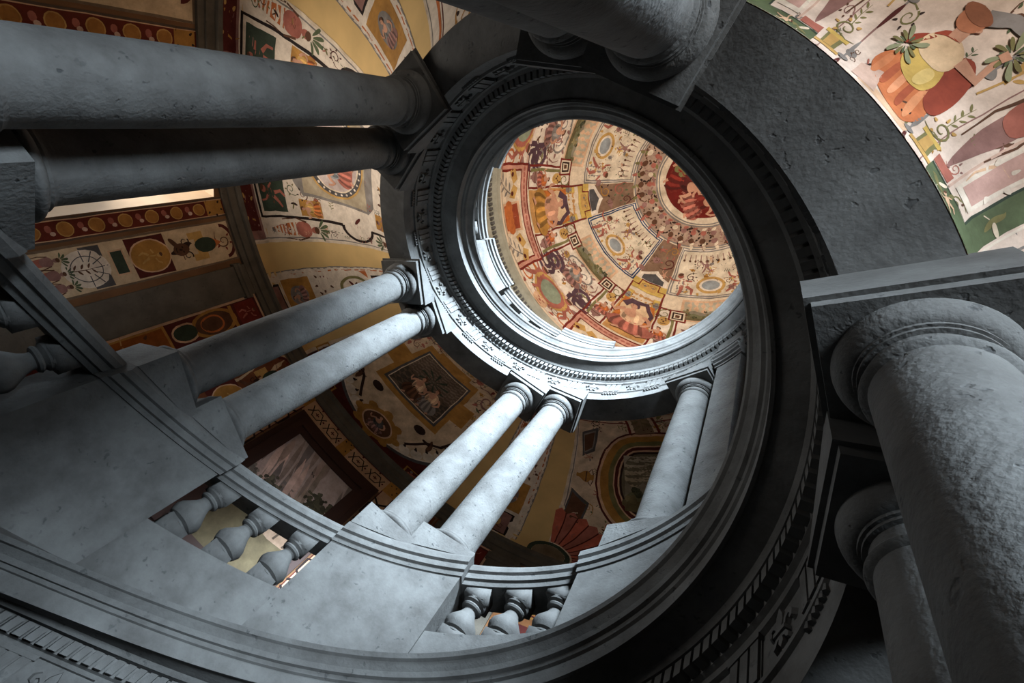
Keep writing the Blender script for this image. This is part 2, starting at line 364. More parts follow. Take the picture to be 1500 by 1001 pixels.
def grotesque(c, x0, y0, x1, y1, seed, dens=26, size=.09, dark=False):
    """scatter of small grotesque ornaments over a panel"""
    r = random.Random(seed); placed = []
    tones = ['brown', 'maroon', 'mauve', 'olive', 'rose', 'gold', 'green', 'dkbrown']
    tries = 0
    while len(placed) < dens and tries < dens * 12:
        tries += 1
        x, y = r.uniform(x0 + size * .5, x1 - size * .5), r.uniform(y0 + size * .5, y1 - size * .5)
        if any((x - a) ** 2 + (y - b) ** 2 < (size * .95) ** 2 for a, b in placed): continue
        placed.append((x, y)); k = r.random(); q = c.at(x, y, r.choice([0, 90, 180, 270]) + r.uniform(-20, 20), size * r.uniform(.7, 1.05))
        a, b = r.choice(tones), r.choice(tones)
        if k < .34: scroll(q, a, b, r.choice([-1, 1]))
        elif k < .48: bird(q, a, b)
        elif k < .6: vase(q, r.choice(['gold', 'ochre', 'mauve']), 'brown')
        elif k < .74: leafspray(q, r.choice(['green', 'olive', 'dkgreen']))
        elif k < .86: putto(q, r.choice(['flesh', 'rose', 'peach']), r.choice(['grey', 'mauve']))
        else: mask(q, r.choice(['ochre', 'grey', 'mauve']), 'brown')
# ------------------------------------------------------------------ the setting: walls, floor, vault, dome
KT = 2.942 * math.pi / 180; KV = 1.9 * math.pi / 180; KY = 1.7
def nh(t): return H0 + PITCH * t / 360.0
def ndzw(t): return 0.256
def cart(r, t, z):
    a = np.radians(t); return np.stack([S * r * np.cos(a), -S * r * np.sin(a), S * z + Z0], 1)
def vault_map(tc):
    def f(x, y, off):
        t = tc + x / KV; th = np.pi * np.clip(y / KY, 0, 1); a = (RW - R2) / 2
        r = R2 + a - a * np.cos(th); z = nh(t) + ndzw(t) * (r - R2) / (RW - R2) + RISE * np.sin(th)
        nr, nz = np.cos(th) / a, -np.sin(th) / RISE; l = np.hypot(nr, nz)
        return cart(r + off / S * nr / l, t, z + off / S * nz / l)
    return f
def wall_map(tc):
    def f(x, y, off):
        t = tc + x / KT; return cart(RW - off / S + 0 * y, t, nh(t) + ndzw(t) + y)
    return f
DZS, DZA, KD, KX = 7.5, 9.0, 5.0, 2.0
Q_DRAW = [0, .161, .207, .305, .56, .585, .645, .66, .83, .875, .9, 1.0]; Q_REAL = [0, .133, .165, .241, .442, .468, .535, .55, .735, .785, .815, 1.0]
def dome_pt(t, q, off):
    th = np.interp(q, Q_DRAW, Q_REAL) * np.pi / 2; r = RW * np.sin(th); z = DZS + (DZA - DZS) * np.cos(th)
    nr, nz = -np.sin(th) / RW, -np.cos(th) / (DZA - DZS); l = np.hypot(nr, nz)
    return cart(r + off / S * nr / l, t, z + off / S * nz / l)
def dome_map(tc): return lambda x, y, off: dome_pt(tc + np.degrees(x / KX), y / KD, off)
def dome_cap_map(x, y, off): return dome_pt(np.degrees(np.arctan2(y, x)), np.hypot(x, y) / KD, off)

# outer cylinder wall with window openings
tl = set(arange(-30, 330, 3)); zl = set([-2.5, DZS] + arange(-2, 7.4, .5))
for wd in WINDOWS:
    tl |= {wd['t'] - wd['hw'], wd['t'] + wd['hw']}; zl |= {wd['zb'], wd['zt']}
tl, zl = sorted(tl), sorted(zl)
V = [P(RW, t, z) for t in tl for z in zl]; Fc = []; nz_ = len(zl)
for i in range(len(tl) - 1):
    for j in range(nz_ - 1):
        tm, zm = (tl[i] + tl[i + 1]) / 2, (zl[j] + zl[j + 1]) / 2
        if any(abs(tm - wd['t']) < wd['hw'] and wd['zb'] < zm < wd['zt'] for wd in WINDOWS): continue
        q = i * nz_ + j; Fc.append((q, q + 1, q + nz_ + 1, q + nz_))
wall = link('wall_outer', mesh('wall_outer', V, Fc, M_WALL), kind='structure', label='round painted outer wall of the stairwell')
for k, wd in enumerate(WINDOWS):
    ta, tb, za, zb_ = wd['t'] - wd['hw'], wd['t'] + wd['hw'], wd['zb'], wd['zt']; ro = RW + 0.3
    ins = 1.8
    V = [P(RW, ta, za), P(RW, tb, za), P(RW, tb, zb_), P(RW, ta, zb_), P(ro, ta + ins, za + .05), P(ro, tb - ins, za + .05), P(ro, tb - ins, zb_ - .05), P(ro, ta + ins, zb_ - .05)]
    Fc = [(0, 1, 5, 4), (1, 2, 6, 5), (2, 3, 7, 6), (3, 0, 4, 7)]
    wn = link('window_%d' % (k + 1), mesh('window_reveal', V, Fc, M_REVEAL), kind='structure', label='tall window with a splayed pale reveal in the stair wall')
    a0, a1, c0, c1 = ta + ins, tb - ins, za + .05, zb_ - .05
    parts = []
    def bar(t0, t1, z0, z1):
        V = [P(r, t, z) for r in (ro - .03, ro) for t in (t0, t1) for z in (z0, z1)]
        return V, [(0, 1, 3, 2), (4, 6, 7, 5), (0, 4, 5, 1), (2, 3, 7, 6), (0, 2, 6, 4), (1, 5, 7, 3)]
    link('window_frame', mesh('window_frame', *join(bar(a0, a0 + .5, c0, c1), bar(a1 - .5, a1, c0, c1), bar(a0, a1, c0, c0 + .02), bar(a0, a1, c1 - .02, c1)), M_FRAME), wn)
    tm = (a0 + a1) / 2
    link('mullion', mesh('mullion', *join(bar(tm - .3, tm + .3, c0, c1), bar(a0, a1, c0 + (c1 - c0) * .33, c0 + (c1 - c0) * .33 + .014), bar(a0, a1, c0 + (c1 - c0) * .66, c0 + (c1 - c0) * .66 + .014)), M_FRAME), wn)
    for i in range(2):
        for j in range(3):
            t0, t1 = (a0, tm) if i == 0 else (tm, a1); z0, z1 = c0 + (c1 - c0) * j / 3, c0 + (c1 - c0) * (j + 1) / 3
            link('pane', mesh('pane', [P(ro - .015, t0, z0), P(ro - .015, t1, z0), P(ro - .015, t1, z1), P(ro - .015, t0, z1)], [(0, 1, 2, 3)], M_GLASS), wn)
# ground and climbing steps
n = 72
link('floor', mesh('floor', [(0, 0, S * -2.5 + Z0)] + [P(RW, 5 * i, -2.5) for i in range(n)], [(0, i + 1, (i + 1) % n + 1) for i in range(n)], M_FLOOR), kind='structure', label='stone floor at the foot of the stair')
V, Fc = [], []
for t in arange(-228, T1 + 355, 5)[:-1]:
    z0, z1 = h(t - 360) + .66 - PITCH * 5 / 360, h(t - 360) + .66; b = len(V)
    V += [P(1.17, t, z0), P(RW, t, z0), P(RW, t, z1), P(1.17, t, z1), P(RW, t + 5, z1), P(1.17, t + 5, z1)]
    Fc += [(b, b + 1, b + 2, b + 3), (b + 3, b + 2, b + 4, b + 5)]
link('floor_steps', mesh('floor_steps', V, Fc, M_FLOOR), kind='structure', label='broad stone steps winding up round the well')
# solid parapet wall under the lowest balustrade
ts = arange(-588, T0 - .1, 3)
V, Fc = [], []
for t in ts:
    zt = h(t) + .467; V += [P(.965, t, -2.5), P(.965, t, max(zt, -2.45)), P(1.18, t, max(zt, -2.45)), P(1.18, t, -2.5)]
for i in range(len(ts) - 1):
    for j in range(3): Fc.append((4 * i + j, 4 * i + j + 1, 4 * i + j + 5, 4 * i + j + 4))
link('wall_well', mesh('wall_well', V, Fc, M_PED), kind='structure', label='solid stone curb around the foot of the well')
# vault
a = (RW - R2) / 2
prof = []
for i in range(29):
    th = math.pi * i / 28; prof.append((R2 + a - a * math.cos(th), RISE * math.sin(th), (1 - math.cos(th)) / 2))
ts = arange(T0, T1, 2.5); V = [P(r, t, h(t) + d + dzw(t) * f) for t in ts for (r, d, f) in prof]; m = len(prof)
Fc = [(i * m + j, i * m + j + 1, (i + 1) * m + j + 1, (i + 1) * m + j) for i in range(len(ts) - 1) for j in range(m - 1)]
vault = link('ceiling', mesh('ceiling', V, Fc, M_OCHRE, True), kind='structure', label='ochre plastered vault spiralling up over the stair')
# radial end wall at the top landing
V = [P(r, T1, z) for r, z in ((1.0, h(T1) - 1.9), (RW, h(T1) - 1.9), (RW, h(T1) + .64), (1.0, h(T1) + .64))]
link('wall_end', mesh('wall_end', V, [(0, 1, 2, 3)], M_WALL), kind='structure', label='plain end wall of the top landing')
# stone string course at the springing of the vault
ts = arange(T0, T1, 2)
strc = link('trim_1', mesh('trim_1', *sweep([(2.942, -.15), (2.917, -.145), (2.917, -.10), (2.902, -.095), (2.902, -.035), (2.877, -.025), (2.867, .0), (2.942, .012)], ts, zw), M_WST, True), kind='structure', label='brown-grey stone string course where wall meets vault')
# pilasters in pairs on the wall
for c in [p for p in PAIRS if -40 < p < 340]:
    for sd in (-1, 1):
        t0, t1 = sorted((c + sd * 2.6, c + sd * 7.9))
        pl = link('pilaster', mesh('pilaster', *sweep([(2.942, -2.25), (2.914, -2.25), (2.914, -.15), (2.942, -.15)], arange(t0, t1, 1.4), zw, caps=True), M_WST), wall, label='brown-grey stone wall pilaster')
        link('capital', mesh('capital', *sweep([(2.942, -.26), (2.902, -.25), (2.902, -.225), (2.892, -.215), (2.892, -.195), (2.942, -.195)], arange(t0 - .4, t1 + .4, 1.4), zw, caps=True), M_WST), pl)

# ------------------------------------------------------------------ dome
V = []; qs = [i / 40 for i in range(41)]; nt_ = 96
for q in qs:
    th = q * math.pi / 2
    for k in range(nt_): V.append(P(RW * math.sin(th), 360 * k / nt_, DZS + (DZA - DZS) * math.cos(th)))
Fc = [(i * nt_ + k, i * nt_ + (k + 1) % nt_, (i + 1) * nt_ + (k + 1) % nt_, (i + 1) * nt_ + k) for i in range(40) for k in range(nt_)]
dome = link('ceiling_dome', mesh('ceiling_dome', V, Fc, M_REVEAL, True), kind='structure', label='painted dome over the stairwell')
z0_ = lambda t: 0.0
ts = arange(0, 360, 3)
dc = link('trim_2', mesh('trim_2', *sweep([(2.942, 6.6), (2.91, 6.64), (2.91, 6.8), (2.87, 6.83), (2.85, 6.88), (2.85, 6.97), (2.81, 7.0), (2.77, 7.05), (2.765, 7.1), (2.75, 7.14), (2.942, 7.51)], ts, z0_), M_DOMEST, True), kind='structure', label='grey-green stone cornice ring below the dome')
dd = []
for k in range(240):
    t = 1.5 * k; V = [P(r, t + d, z) for r in (2.81, 2.86) for d in (-.42, .42) for z in (6.89, 6.97)]
    dd.append((V, [(0, 1, 3, 2), (4, 6, 7, 5), (0, 4, 5, 1), (2, 3, 7, 6), (0, 2, 6, 4), (1, 5, 7, 3)]))
link('dentil_course', mesh('dentil_course', *join(*dd), M_ENT), dc, kind='stuff')

# ------------------------------------------------------------------ the helical entablature
ent = empty('entablature', label='grey stone entablature with lilies and dentils spiralling up around the well', kind='structure')
ts = arange(T0, T1, 1.5)
link('architrave', mesh('architrave', *sweep([(R2, .02), (R2, 0), (1.0, 0), (1.0, .092), (.99, .095), (.99, .109), (1.0, .111)], ts), M_ENT, True), ent)
link('frieze', mesh('frieze', *sweep([(1.0, .112), (1.0, .236)], ts), M_ENT, True), ent)
link('cornice', mesh('cornice', *sweep([(1.0, .232), (.988, .236), (.984, .248), (.972, .254), (.972, .302), (.94, .308), (.93, .324), (.858, .343), (.858, .336), (.848, .336), (.848, .385), (.84, .39), (.836, .402), (.825, .406), (.82, .422), (.805, .446), (.795, .452), (.79, .467), (1.0, .474), (1.165, .474), (1.165, .02)], ts), M_ENT, True), ent)
k_ = PITCH / (2 * math.pi)
def local_obj(name, VF, r, t, z, parent, mat, smooth=False, **pr):
    me = VF if isinstance(VF, bpy.types.Mesh) else mesh(name, *VF, mat, smooth)
    return link(name, me, parent, P(r, t, z), -math.radians(t), **pr)
# dentils: x local is radial outwards, y runs down the slope
sh = -k_ / .955
dm = mesh('dentil', *[list(q) for q in box(-.03 * S, .004 * S, -.0105 * S, .0105 * S, -.021 * S, .021 * S, sh)], M_ENT)
all_d = arange(T0 + 1, T1 - 1, 1.875)
vis = [t for t in all_d if -245 < t < 305][:298]
rest = [t for t in all_d if t not in set(vis)]
for t in vis: link('dentil', dm, ent, P(.972, t, h(t) + .279), -math.radians(t))
def placed(VF, r, t, z):
    o = np.array(P(r, t, z)); a = -math.radians(t); c, s_ = math.cos(a), math.sin(a)
    return [(o[0] + x * c - y * s_, o[1] + x * s_ + y * c, o[2] + zz) for x, y, zz in VF[0]], VF[1]
if rest:
    bx = box(-.03 * S, .004 * S, -.0105 * S, .0105 * S, -.021 * S, .021 * S, sh)
    link('dentil_row', mesh('dentil_row', *join(*[placed(bx, .972, t, h(t) + .279) for t in rest]), M_ENT), ent, kind='stuff')
# triglyphs with three ribs and a row of drops below
sh1 = -k_ / .99
tw = .05 * S
ribs = []
for i in range(3):
    y = (i - 1) * .034 * S
    for e in ((y - .013 * S, y + .013 * S, -.011 * S),): ribs.append(box(e[2], .004 * S, e[0], e[1], -.058 * S, .048 * S, sh1))
tri = mesh('triglyph', *join(box(-.004 * S, .004 * S, -tw, tw, -.06 * S, .06 * S, sh1), box(-.014 * S, .004 * S, -tw * 1.05, tw * 1.05, .048 * S, .062 * S, sh1), *ribs), M_ENT)
gut = []
for i in range(6):
    y = (i - 2.5) * .0165 * S; r0, r1 = .004 * S, .0085 * S; zz = sh1 * y; Vg = []
    for (r, z) in ((r0, 0), (r1, -.022 * S)):
        for q in range(6): Vg.append((r * math.cos(q * math.pi / 3) - .003 * S, y + r * math.sin(q * math.pi / 3), z + zz))
    gut.append((Vg, [(q, (q + 1) % 6, (q + 1) % 6 + 6, q + 6) for q in range(6)] + [tuple(range(6, 12))]))
gutm = mesh('drops', *join(*gut), M_FLEUR)
# lily: three petals, band and foot, carved in relief
def relief(pts, d0, d1, y0=0, z0=0):
    """pts in (y, z); flat relief standing d1 towards the well (negative x)"""
    n = len(pts); V = [(-d0, y + y0, z + z0) for y, z in pts] + [(-d1, (y) * .86 + y0, (z) * .94 + z0) for y, z in pts]
    tri = tessellate_polygon([[Vector((y, z, 0)) for y, z in pts]])
    return V, [(i, (i + 1) % n, (i + 1) % n + n, i + n) for i in range(n)] + [tuple(n + i for i in t) for t in tri]
def lily():
    out = [relief([(0, .5), (.12, .28), (.13, .1), (.05, -.1), (-.05, -.1), (-.13, .1), (-.12, .28)], 0, .12)]
    for s in (-1, 1):
        c = [(.06, -.08), (.1, .08), (.2, .24), (.36, .27), (.47, .15), (.44, .0), (.36, -.04), (.33, .04), (.37, .1), (.31, .15), (.22, .08), (.17, -.08)]
        out.append(relief([(s * y, z) for y, z in (c if s > 0 else c[::-1])], 0, .1))
        c = [(.05, -.2), (.2, -.22), (.3, -.34), (.28, -.44), (.2, -.4), (.14, -.3), (.04, -.28)]
        out.append(relief([(s * y, z) for y, z in (c if s > 0 else c[::-1])], 0, .1))
    out.append(relief([(-.22, -.09), (.22, -.09), (.22, -.19), (-.22, -.19)], 0, .14))
    out.append(relief([(-.05, -.2), (.05, -.2), (.09, -.4), (0, -.52), (-.09, -.4)], 0, .1))
    Vv, Fv = join(*out); sc = .108 * S
    return [(x * sc * 1.0 - .002, y * sc, z * sc + sh1 * y * sc * .6) for x, y, z in Vv], Fv
lil = mesh('carved_lily', *lily(), M_FLEUR)
t = 146.5 - 15 * 29
while t < T1 - 4:
    if t > T0 + 4 and not 268 < t < 284: link('carved_lily', lil, ent, P(1.0, t, h(t) + .172), -math.radians(t))
    tt_ = t + 7.5
    if T0 + 4 < tt_ < T1 - 4 and not 268 < tt_ < 284:
        tg = link('triglyph', tri, ent, P(.998, tt_, h(tt_) + .174), -math.radians(tt_))
        g = link('drops', gutm, tg, (0, 0, -.082 * S))
    t += 15

# ------------------------------------------------------------------ columns
def square_block(hw, z0, z1, kb, kt, hx=None):
    """square slab; kb / kt: slope of the bottom / top face along local y"""
    hx = hw if hx is None else hx
    V = [(x, y, z0 + kb * y) for y in (-hw, hw) for x in (-hx, hx)] + [(x, y, z1 + kt * y) for y in (-hw, hw) for x in (-hx, hx)]
    return V, [(0, 2, 3, 1), (4, 5, 7, 6), (0, 1, 5, 4), (2, 6, 7, 3), (0, 4, 6, 2), (1, 3, 7, 5)]
RCOL = 1.073; ksl = -k_ / RCOL
CB = -1.62                       # plinth bottom relative to the soffit
def zz(v): return (v - CB) * S
shaft_prof = []
zb0, zt0 = zz(-1.5), zz(-.20)
for i in range(17):
    f = i / 16; r = .099 - .013 * max(0, (f - .25) / .75) ** 1.3; shaft_prof.append((r * S, zb0 + (zt0 - zb0) * f))
shaft_prof = [(.111 * S, zz(-1.525)), (.111 * S, zz(-1.517)), (.103 * S, zz(-1.507))] + shaft_prof
me_shaft = mesh('shaft', *lathe(shaft_prof, 48), M_COL, True)
cap_prof = [(.086 * S, zz(-.20))] + [(.086 * S + .011 * S * math.sin(math.pi * i / 6), zz(-.20) + .02 * S * i / 6) for i in range(7)] + [(.086 * S, zz(-.178)), (.086 * S, zz(-.15)), (.094 * S, zz(-.149)), (.094 * S, zz(-.142)), (.099 * S, zz(-.1415)), (.099 * S, zz(-.134))]
cap_prof += [((.099 + .026 * math.sin(math.pi / 2 * i / 7)) * S, zz(-.134 + .042 * (1 - math.cos(math.pi / 2 * i / 7)))) for i in range(8)] + [(.125 * S, zz(-.088)), (.05 * S, zz(-.088))]
me_cap = mesh('capital', *lathe(cap_prof, 48), M_COL, True)
me_aba = mesh('abacus', *join(square_block(.136 * S, zz(-.09), zz(-.062), 0, 0), square_block(.146 * S, zz(-.062), zz(.004), 0, ksl)), M_ENT)
base_prof = [(.10 * S, zz(-1.525))] + [((.111 + .022 * math.sin(math.pi * i / 8)) * S, zz(-1.525 - .045 * i / 8)) for i in range(9)] + [(.1 * S, zz(-1.571))]
me_base = mesh('base', *lathe(base_prof, 48), M_COL, True)
me_pli = mesh('plinth', *square_block(.137 * S, zz(-1.655), zz(-1.57), ksl, 0), M_COL)
def column(t, label, group):
    c = empty('column_with_capital', P(RCOL, t, h(t) + CB), -math.radians(t), label=label, category='column', group=group)
    link('shaft', me_shaft, c); cp = link('capital', me_cap, c); link('abacus', me_aba, cp)
    bs = link('base', me_base, c); link('plinth', me_pli, bs)
    return c
NAMES = {-213.5: 'the foot of the stair', -153.5: 'the lowest turn', -93.5: 'the lower turn', -33.5: 'a deeply pitted shaft', 26.5: 'the dark soffit overhead',
         86.5: 'the tall stair window', 146.5: 'the pilaster beside the wall landscape', 206.5: 'the fan-shaped shell of the vault', 266.5: 'the square white pier', 326.5: 'the top landing'}
LBL = {-33.5: ('huge pitted grey stone column, lit on its far flank, just below the lit figure vault', 'dark grey stone column close behind the huge pitted one'),
       26.5: ('dark column under the soffit, second from the seated orange-robed figure', 'dark column whose abacus overlaps the shadowed soffit near the orange-robed figure'),
       86.5: ('thick column lit blue-grey along its upper flank, before the roundel border', 'shadowed near-black column beside the blue-grey one, before the tall window'),
       146.5: ('pale column standing between the ochre vault band and the wall landscape, nearer the window', 'pale column standing just before the dark framed wall landscape'),
       206.5: ('pale column between wall landscape and narrow ochre band', 'pale column beside the broad ochre band and red vault fan'),
       266.5: ('pale column half in shadow beside the square white pier', None)}
for c in PAIRS:
    for i, sd in enumerate((-1, 1)):
        if c == 266.5 and sd > 0: continue
        lab = LBL[c][i] if c in LBL else ('lower' if sd < 0 else 'upper') + ' grey stone column of the pair by ' + NAMES[c]
        # the pair's lower-angle column comes first
        column(c + sd * HALF, lab, 'paired columns carrying the spiral entablature')
# square pier beside the last column, with the entablature breaking forward over it
RT_ = 1.073
pa, pb = 269.8, 279.8
pier = empty('pier', P(1.08, 275.5, h(275.5) - 1.5), 0, label='square white stone pier with moulded capital beside the half-shaded column', category='pier')
def pier_part(name, prof, t0, t1, mat=M_COL):
    V, Fc = sweep(prof, arange(t0, t1, 2), lambda t: h(275.5), closed=True, caps=True); L0 = pier.location
    zlow = min(v[2] for v in V)
    if name == 'shaft': V = [(x, y, S * (h(math.degrees(math.atan2(-y, x)) % 360) + RT_ - PITCH) + Z0) if z < zlow + .01 else (x, y, z) for x, y, z in V]
    return link(name, mesh(name, [(x - L0[0], y - L0[1], z - L0[2]) for x, y, z in V], Fc, mat), pier)
pier_part('shaft', [(1.165, -1.68), (.985, -1.68), (.985, -.14), (1.165, -.14)], pa, pb)
pier_part('capital', [(1.165, -.15), (.978, -.15), (.978, -.13), (.965, -.125), (.965, -.10), (.95, -.09), (.95, -.06), (.94, -.05), (.94, -.02), (1.165, -.02)], pa - .8, pb + .8)
pier_part('entablature_block', [(1.1, -.03), (.97, -.03), (.97, .06), (.955, .065), (.955, .09), (.965, .095), (.965, .235), (1.1, .235)], pa - .3, pb + .3)

# ------------------------------------------------------------------ balustrade: pedestals and runs of balusters
DIE0 = .470
def LV(c): return (.968, 1.075) if c < 60 else (.89, .965)
CTR = [86.5 - 360 + 60 * k for k in range(0, 11)]
LOW = [-33.5 - 360 + 60 * k for k in range(-2, 2)]
def PHW(c, sd=1): return (18.6 if c == -93.5 and sd < 0 else 15.3) if c < 0 else 12.5
def ped(c, label):
    DIE1, RT = LV(c)
    p = empty('pedestal', P(1.09, c, h(c) + DIE0), 0, label=label, category='pedestal', group='pedestals of the spiral balustrade')
    L0 = p.location; hw = PHW(c); hl = PHW(c, -1)
    def part(name, prof, t0, t1, parent, mat=M_PED):
        V, Fc = sweep(prof, arange(t0, t1, 1.6), h, closed=True, caps=True)
        return link(name, mesh(name, [(x - L0[0], y - L0[1], z - L0[2]) for x, y, z in V], Fc, mat, False), parent)
    part('die', [(1.172, DIE0), (.965, DIE0), (.965, DIE1), (1.172, DIE1)], c - hl, c + hw, p)
    part('cap_moulding', [(1.18, DIE1), (.958, DIE1), (.954, DIE1 + .018), (.943, DIE1 + .024), (.943, DIE1 + .05), (.932, DIE1 + .058), (.932, DIE1 + .085), (.945, RT), (1.195, RT), (1.195, DIE1 + .02)], c - hl - .3, c + hw + .3, p)
    return p
def bal_profile(z0, z1, R):
    H = z1 - z0
    P_ = [(0, .0), (.78, .0), (.78, .04), (.62, .06), (.86, .1), (.95, .18), (1.0, .26), (.93, .36), (.72, .48), (.52, .6), (.42, .7), (.42, .76), (.6, .78), (.66, .82), (.6, .86), (.5, .87), (.7, .93), (.74, 1.0), (0, 1.0)]
    return [(r * R, z0 + H * f) for r, f in P_]
BZ0 = .70
RB = 1.06
kb = -k_ / RB
def make_baluster(hb, R): return mesh('baluster', *join(lathe(bal_profile(.05 * S, hb - .045 * S, R * S), 24), square_block(.05 * S, 0, .055 * S, kb, 0), square_block(.048 * S, hb - .05 * S, hb + .005 * S, 0, kb)), M_PED, True)
BALS = {True: make_baluster((.968 - BZ0) * S, .067), False: make_baluster((.89 - .60) * S, .055)}
def bal_run(a, b, label):
    c = (a + b) / 2; DIE1, RT = LV(c); low = c < 60; BZ0 = .70 if low else .60
    p = empty('balustrade', P(RB, c, h(c) + DIE0), 0, label=label, category='balustrade', group='baluster runs between the pedestals'); L0 = p.location
    def part(name, prof, t0, t1):
        V, Fc = sweep(prof, arange(t0, t1, 1.6), h, closed=True, caps=True)
        return link(name, mesh(name, [(x - L0[0], y - L0[1], z - L0[2]) for x, y, z in V], Fc, M_PED), p)
    part('base_course', [(1.15, DIE0), (.972, DIE0), (.972, BZ0), (1.15, BZ0)], a + .05, b - .05)
    part('handrail', [(1.15, DIE1), (1.005, DIE1), (1.0, DIE1 + .018), (.989, DIE1 + .024), (.989, DIE1 + .05), (.978, DIE1 + .058), (.978, DIE1 + .08), (.989, RT - .008), (1.17, RT - .008), (1.17, DIE1 + .02)], a + .4, b - .4)
    for f in (1 / 6, 1 / 2, 5 / 6):
        t = a + (b - a) * f; q = P(RB, t, h(t) + BZ0)
        link('baluster', BALS[low], p, [q[i] - L0[i] for i in range(3)], -math.radians(t))
    return p
PLAB = {-273.5: 'stone pedestal under the thick blue-grey column and its near-black twin', -213.5: 'broad pale plain pedestal carrying the columns before the wall landscape', -153.5: 'pale plain pedestal carrying the columns next to the ochre band',
        -93.5: 'shaded pedestal under the half-shaded column and the square pier', -33.5: 'pedestal hidden in shade behind the dark cornice', 26.5: 'upper pedestal above the dark cornice',
        86.5: 'top-floor pedestal in the shade of the far cornice', 146.5: 'bright top-floor pedestal seen just below the painted dome', 206.5: 'bright top-floor pedestal against the dome edge with an orange-robed seated figure', 266.5: 'top-floor pedestal above the square pier', 326.5: 'last top-floor pedestal before the end wall'}
for c in CTR: ped(c, PLAB[c])
for c, w_ in zip(LOW, ('at the foot of the stair', 'one bay up from the stair foot', 'two bays up from the stair foot', 'carrying the huge pitted columns')): ped(c, 'stone pedestal on the solid curb, ' + w_)
allc = LOW + CTR
BLAB = {(-273.5, -213.5): 'shadowed run of balusters between the near-black column and the broad pale pedestal', (-213.5, -153.5): 'pale run of three bulbous balusters below the dark framed wall landscape',
        (-153.5, -93.5): 'half-dark run of three balusters below the red vault fan', (-93.5, -33.5): 'run of balusters hidden behind the dark cornice', (86.5, 146.5): 'small bright run of balusters beside the dome cornice ring',
        (146.5, 206.5): 'small bright run of balusters under the dome with dark gaps', (206.5, 266.5): 'small run of balusters above the half-shaded column'}
for a, b in zip(allc[:-1], allc[1:]):
    bal_run(a + PHW(a), b - PHW(b, -1), BLAB.get((a, b), 'run of three stone balusters ' + ('on the solid curb of the lowest flight' if b < -300 else 'where the curb meets the first cornice' if b < -250 else 'above the dark cornice, out of the light')))

# ------------------------------------------------------------------ painted decoration of the vault
def arch_strip(c, seed):
    cv = Canvas(); w = 5.0 * KV; r = random.Random(seed)
    cv.rect(-w, 0, w, 1.7, 'white', 0)
    for s in (-1, 1):
        cv.stroke([(s * w, 0), (s * w, 1.7)], .012, 'grey'); cv.stroke([(s * (w - .022), 0), (s * (w - .022), 1.7)], .01, 'orange')
    y = .04; k = seed
    while y < 1.62:
        kind = k % 4; k += 1
        if kind == 0:
            hh = .26; cv.poly([(-w + .05, y), (w - .05, y), (w - .05, y + hh), (-w + .05, y + hh)], 'gold', 1); cv.ell(0, y + hh / 2, .065, .085, 'grey', 2); figure(cv.at(0, y + hh / 2, 0, .13, layer=4), 'mauve', 'grey')
        elif kind == 1:
            hh = .24; cv.poly([(-.1, y), (.1, y), (.1, y + .06), (.07, y + .1), (.1, y + .14), (.1, y + hh), (-.1, y + hh), (-.1, y + .14), (-.07, y + .1), (-.1, y + .06)], 'black', 1)
            cv.poly([(-.085, y + .012), (.085, y + .012), (.085, y + hh - .012), (-.085, y + hh - .012)], 'mauve', 2); mask(cv.at(0, y + hh / 2, 0, .12, layer=4))
        elif kind == 2:
            hh = .26; cv.ring(0, y + hh / 2, .095, .12, .022, 'olive', 1); bird(cv.at(0, y + hh / 2, 20, .13, layer=2), 'brown', 'maroon')
            for s in (-1, 1): cv.poly([(s * (w - .03), y), (s * (w - .09), y), (s * (w - .03), y + .06)], 'orange', 1)
        else:
            hh = .16; scroll(cv.at(-.06, y + hh / 2, 0, .11), 'red', 'brown', -1); scroll(cv.at(.06, y + hh / 2, 0, .11), 'red', 'brown', 1)
        y += hh + .03
    cv.build('painted_arch', vault_map(c), vault, .05, .0011, label='painted strip of cartouches and ovals across the vault')
for i, c in enumerate(PAIRS):
    if -40 < c < 340: arch_strip(c, i + 1)
HB = 19.3 * KV                     # half width of a bay
def bay(): 
    cv = Canvas(); cv.rect(-HB, 0, HB, 1.7, 'white', 0)
    for s in (-1, 1):
        cv.stroke([(s * HB, 0), (s * HB, 1.7)], .014, 'cream', 1); cv.stroke([(s * (HB - .02), 0), (s * (HB - .02), 1.7)], .008, 'grey', 1)
    return cv
# bay with the oval medallion beside the tall window
cv = bay(); X1 = HB - .15
outline = [(-X1, .12), (X1, .12), (X1, .62)] + [(X1 + .11 * math.sin(a), .74 - .12 * math.cos(a)) for a in np.linspace(0, math.pi, 12)] + [(X1, .86), (X1, 1.49), (-X1, 1.49), (-X1, .86)] + [(-X1 - .11 * math.sin(a), .74 + .12 * math.cos(a)) for a in np.linspace(0, math.pi, 12)] + [(-X1, .62), (-X1, .12)]
cv.stroke(outline, .022, 'black', 1); grotesque(cv.at(layer=2), -X1 + .03, .15, X1 - .03, 1.46, 51, 60, .075); grotesque(cv.at(layer=2), X1 + .03, .05, HB - .02, 1.45, 52, 14, .06); grotesque(cv.at(layer=2), -HB + .02, .05, -X1 - .03, 1.45, 53, 14, .06)
cv.rect(-HB + .02, 1.51, HB - .02, 1.69, 'mauve', 1)
for s in (-1, 0, 1): cv.rect(s * .44 - .13, 1.53, s * .44 + .13, 1.68, 'maroon', 2); scroll(cv.at(s * .44, 1.6, 90, .12, layer=3), 'gold', 'ochre')
cv.poly([(-.34, .62), (-.26, .56), (.26, .56), (.34, .62), (.34, 1.12), (.26, 1.18), (-.26, 1.18), (-.34, 1.12)], 'grey', 1); cv.poly([(-.32, .63), (.32, .63), (.32, 1.11), (-.32, 1.11)], (178, 164, 140), 2)
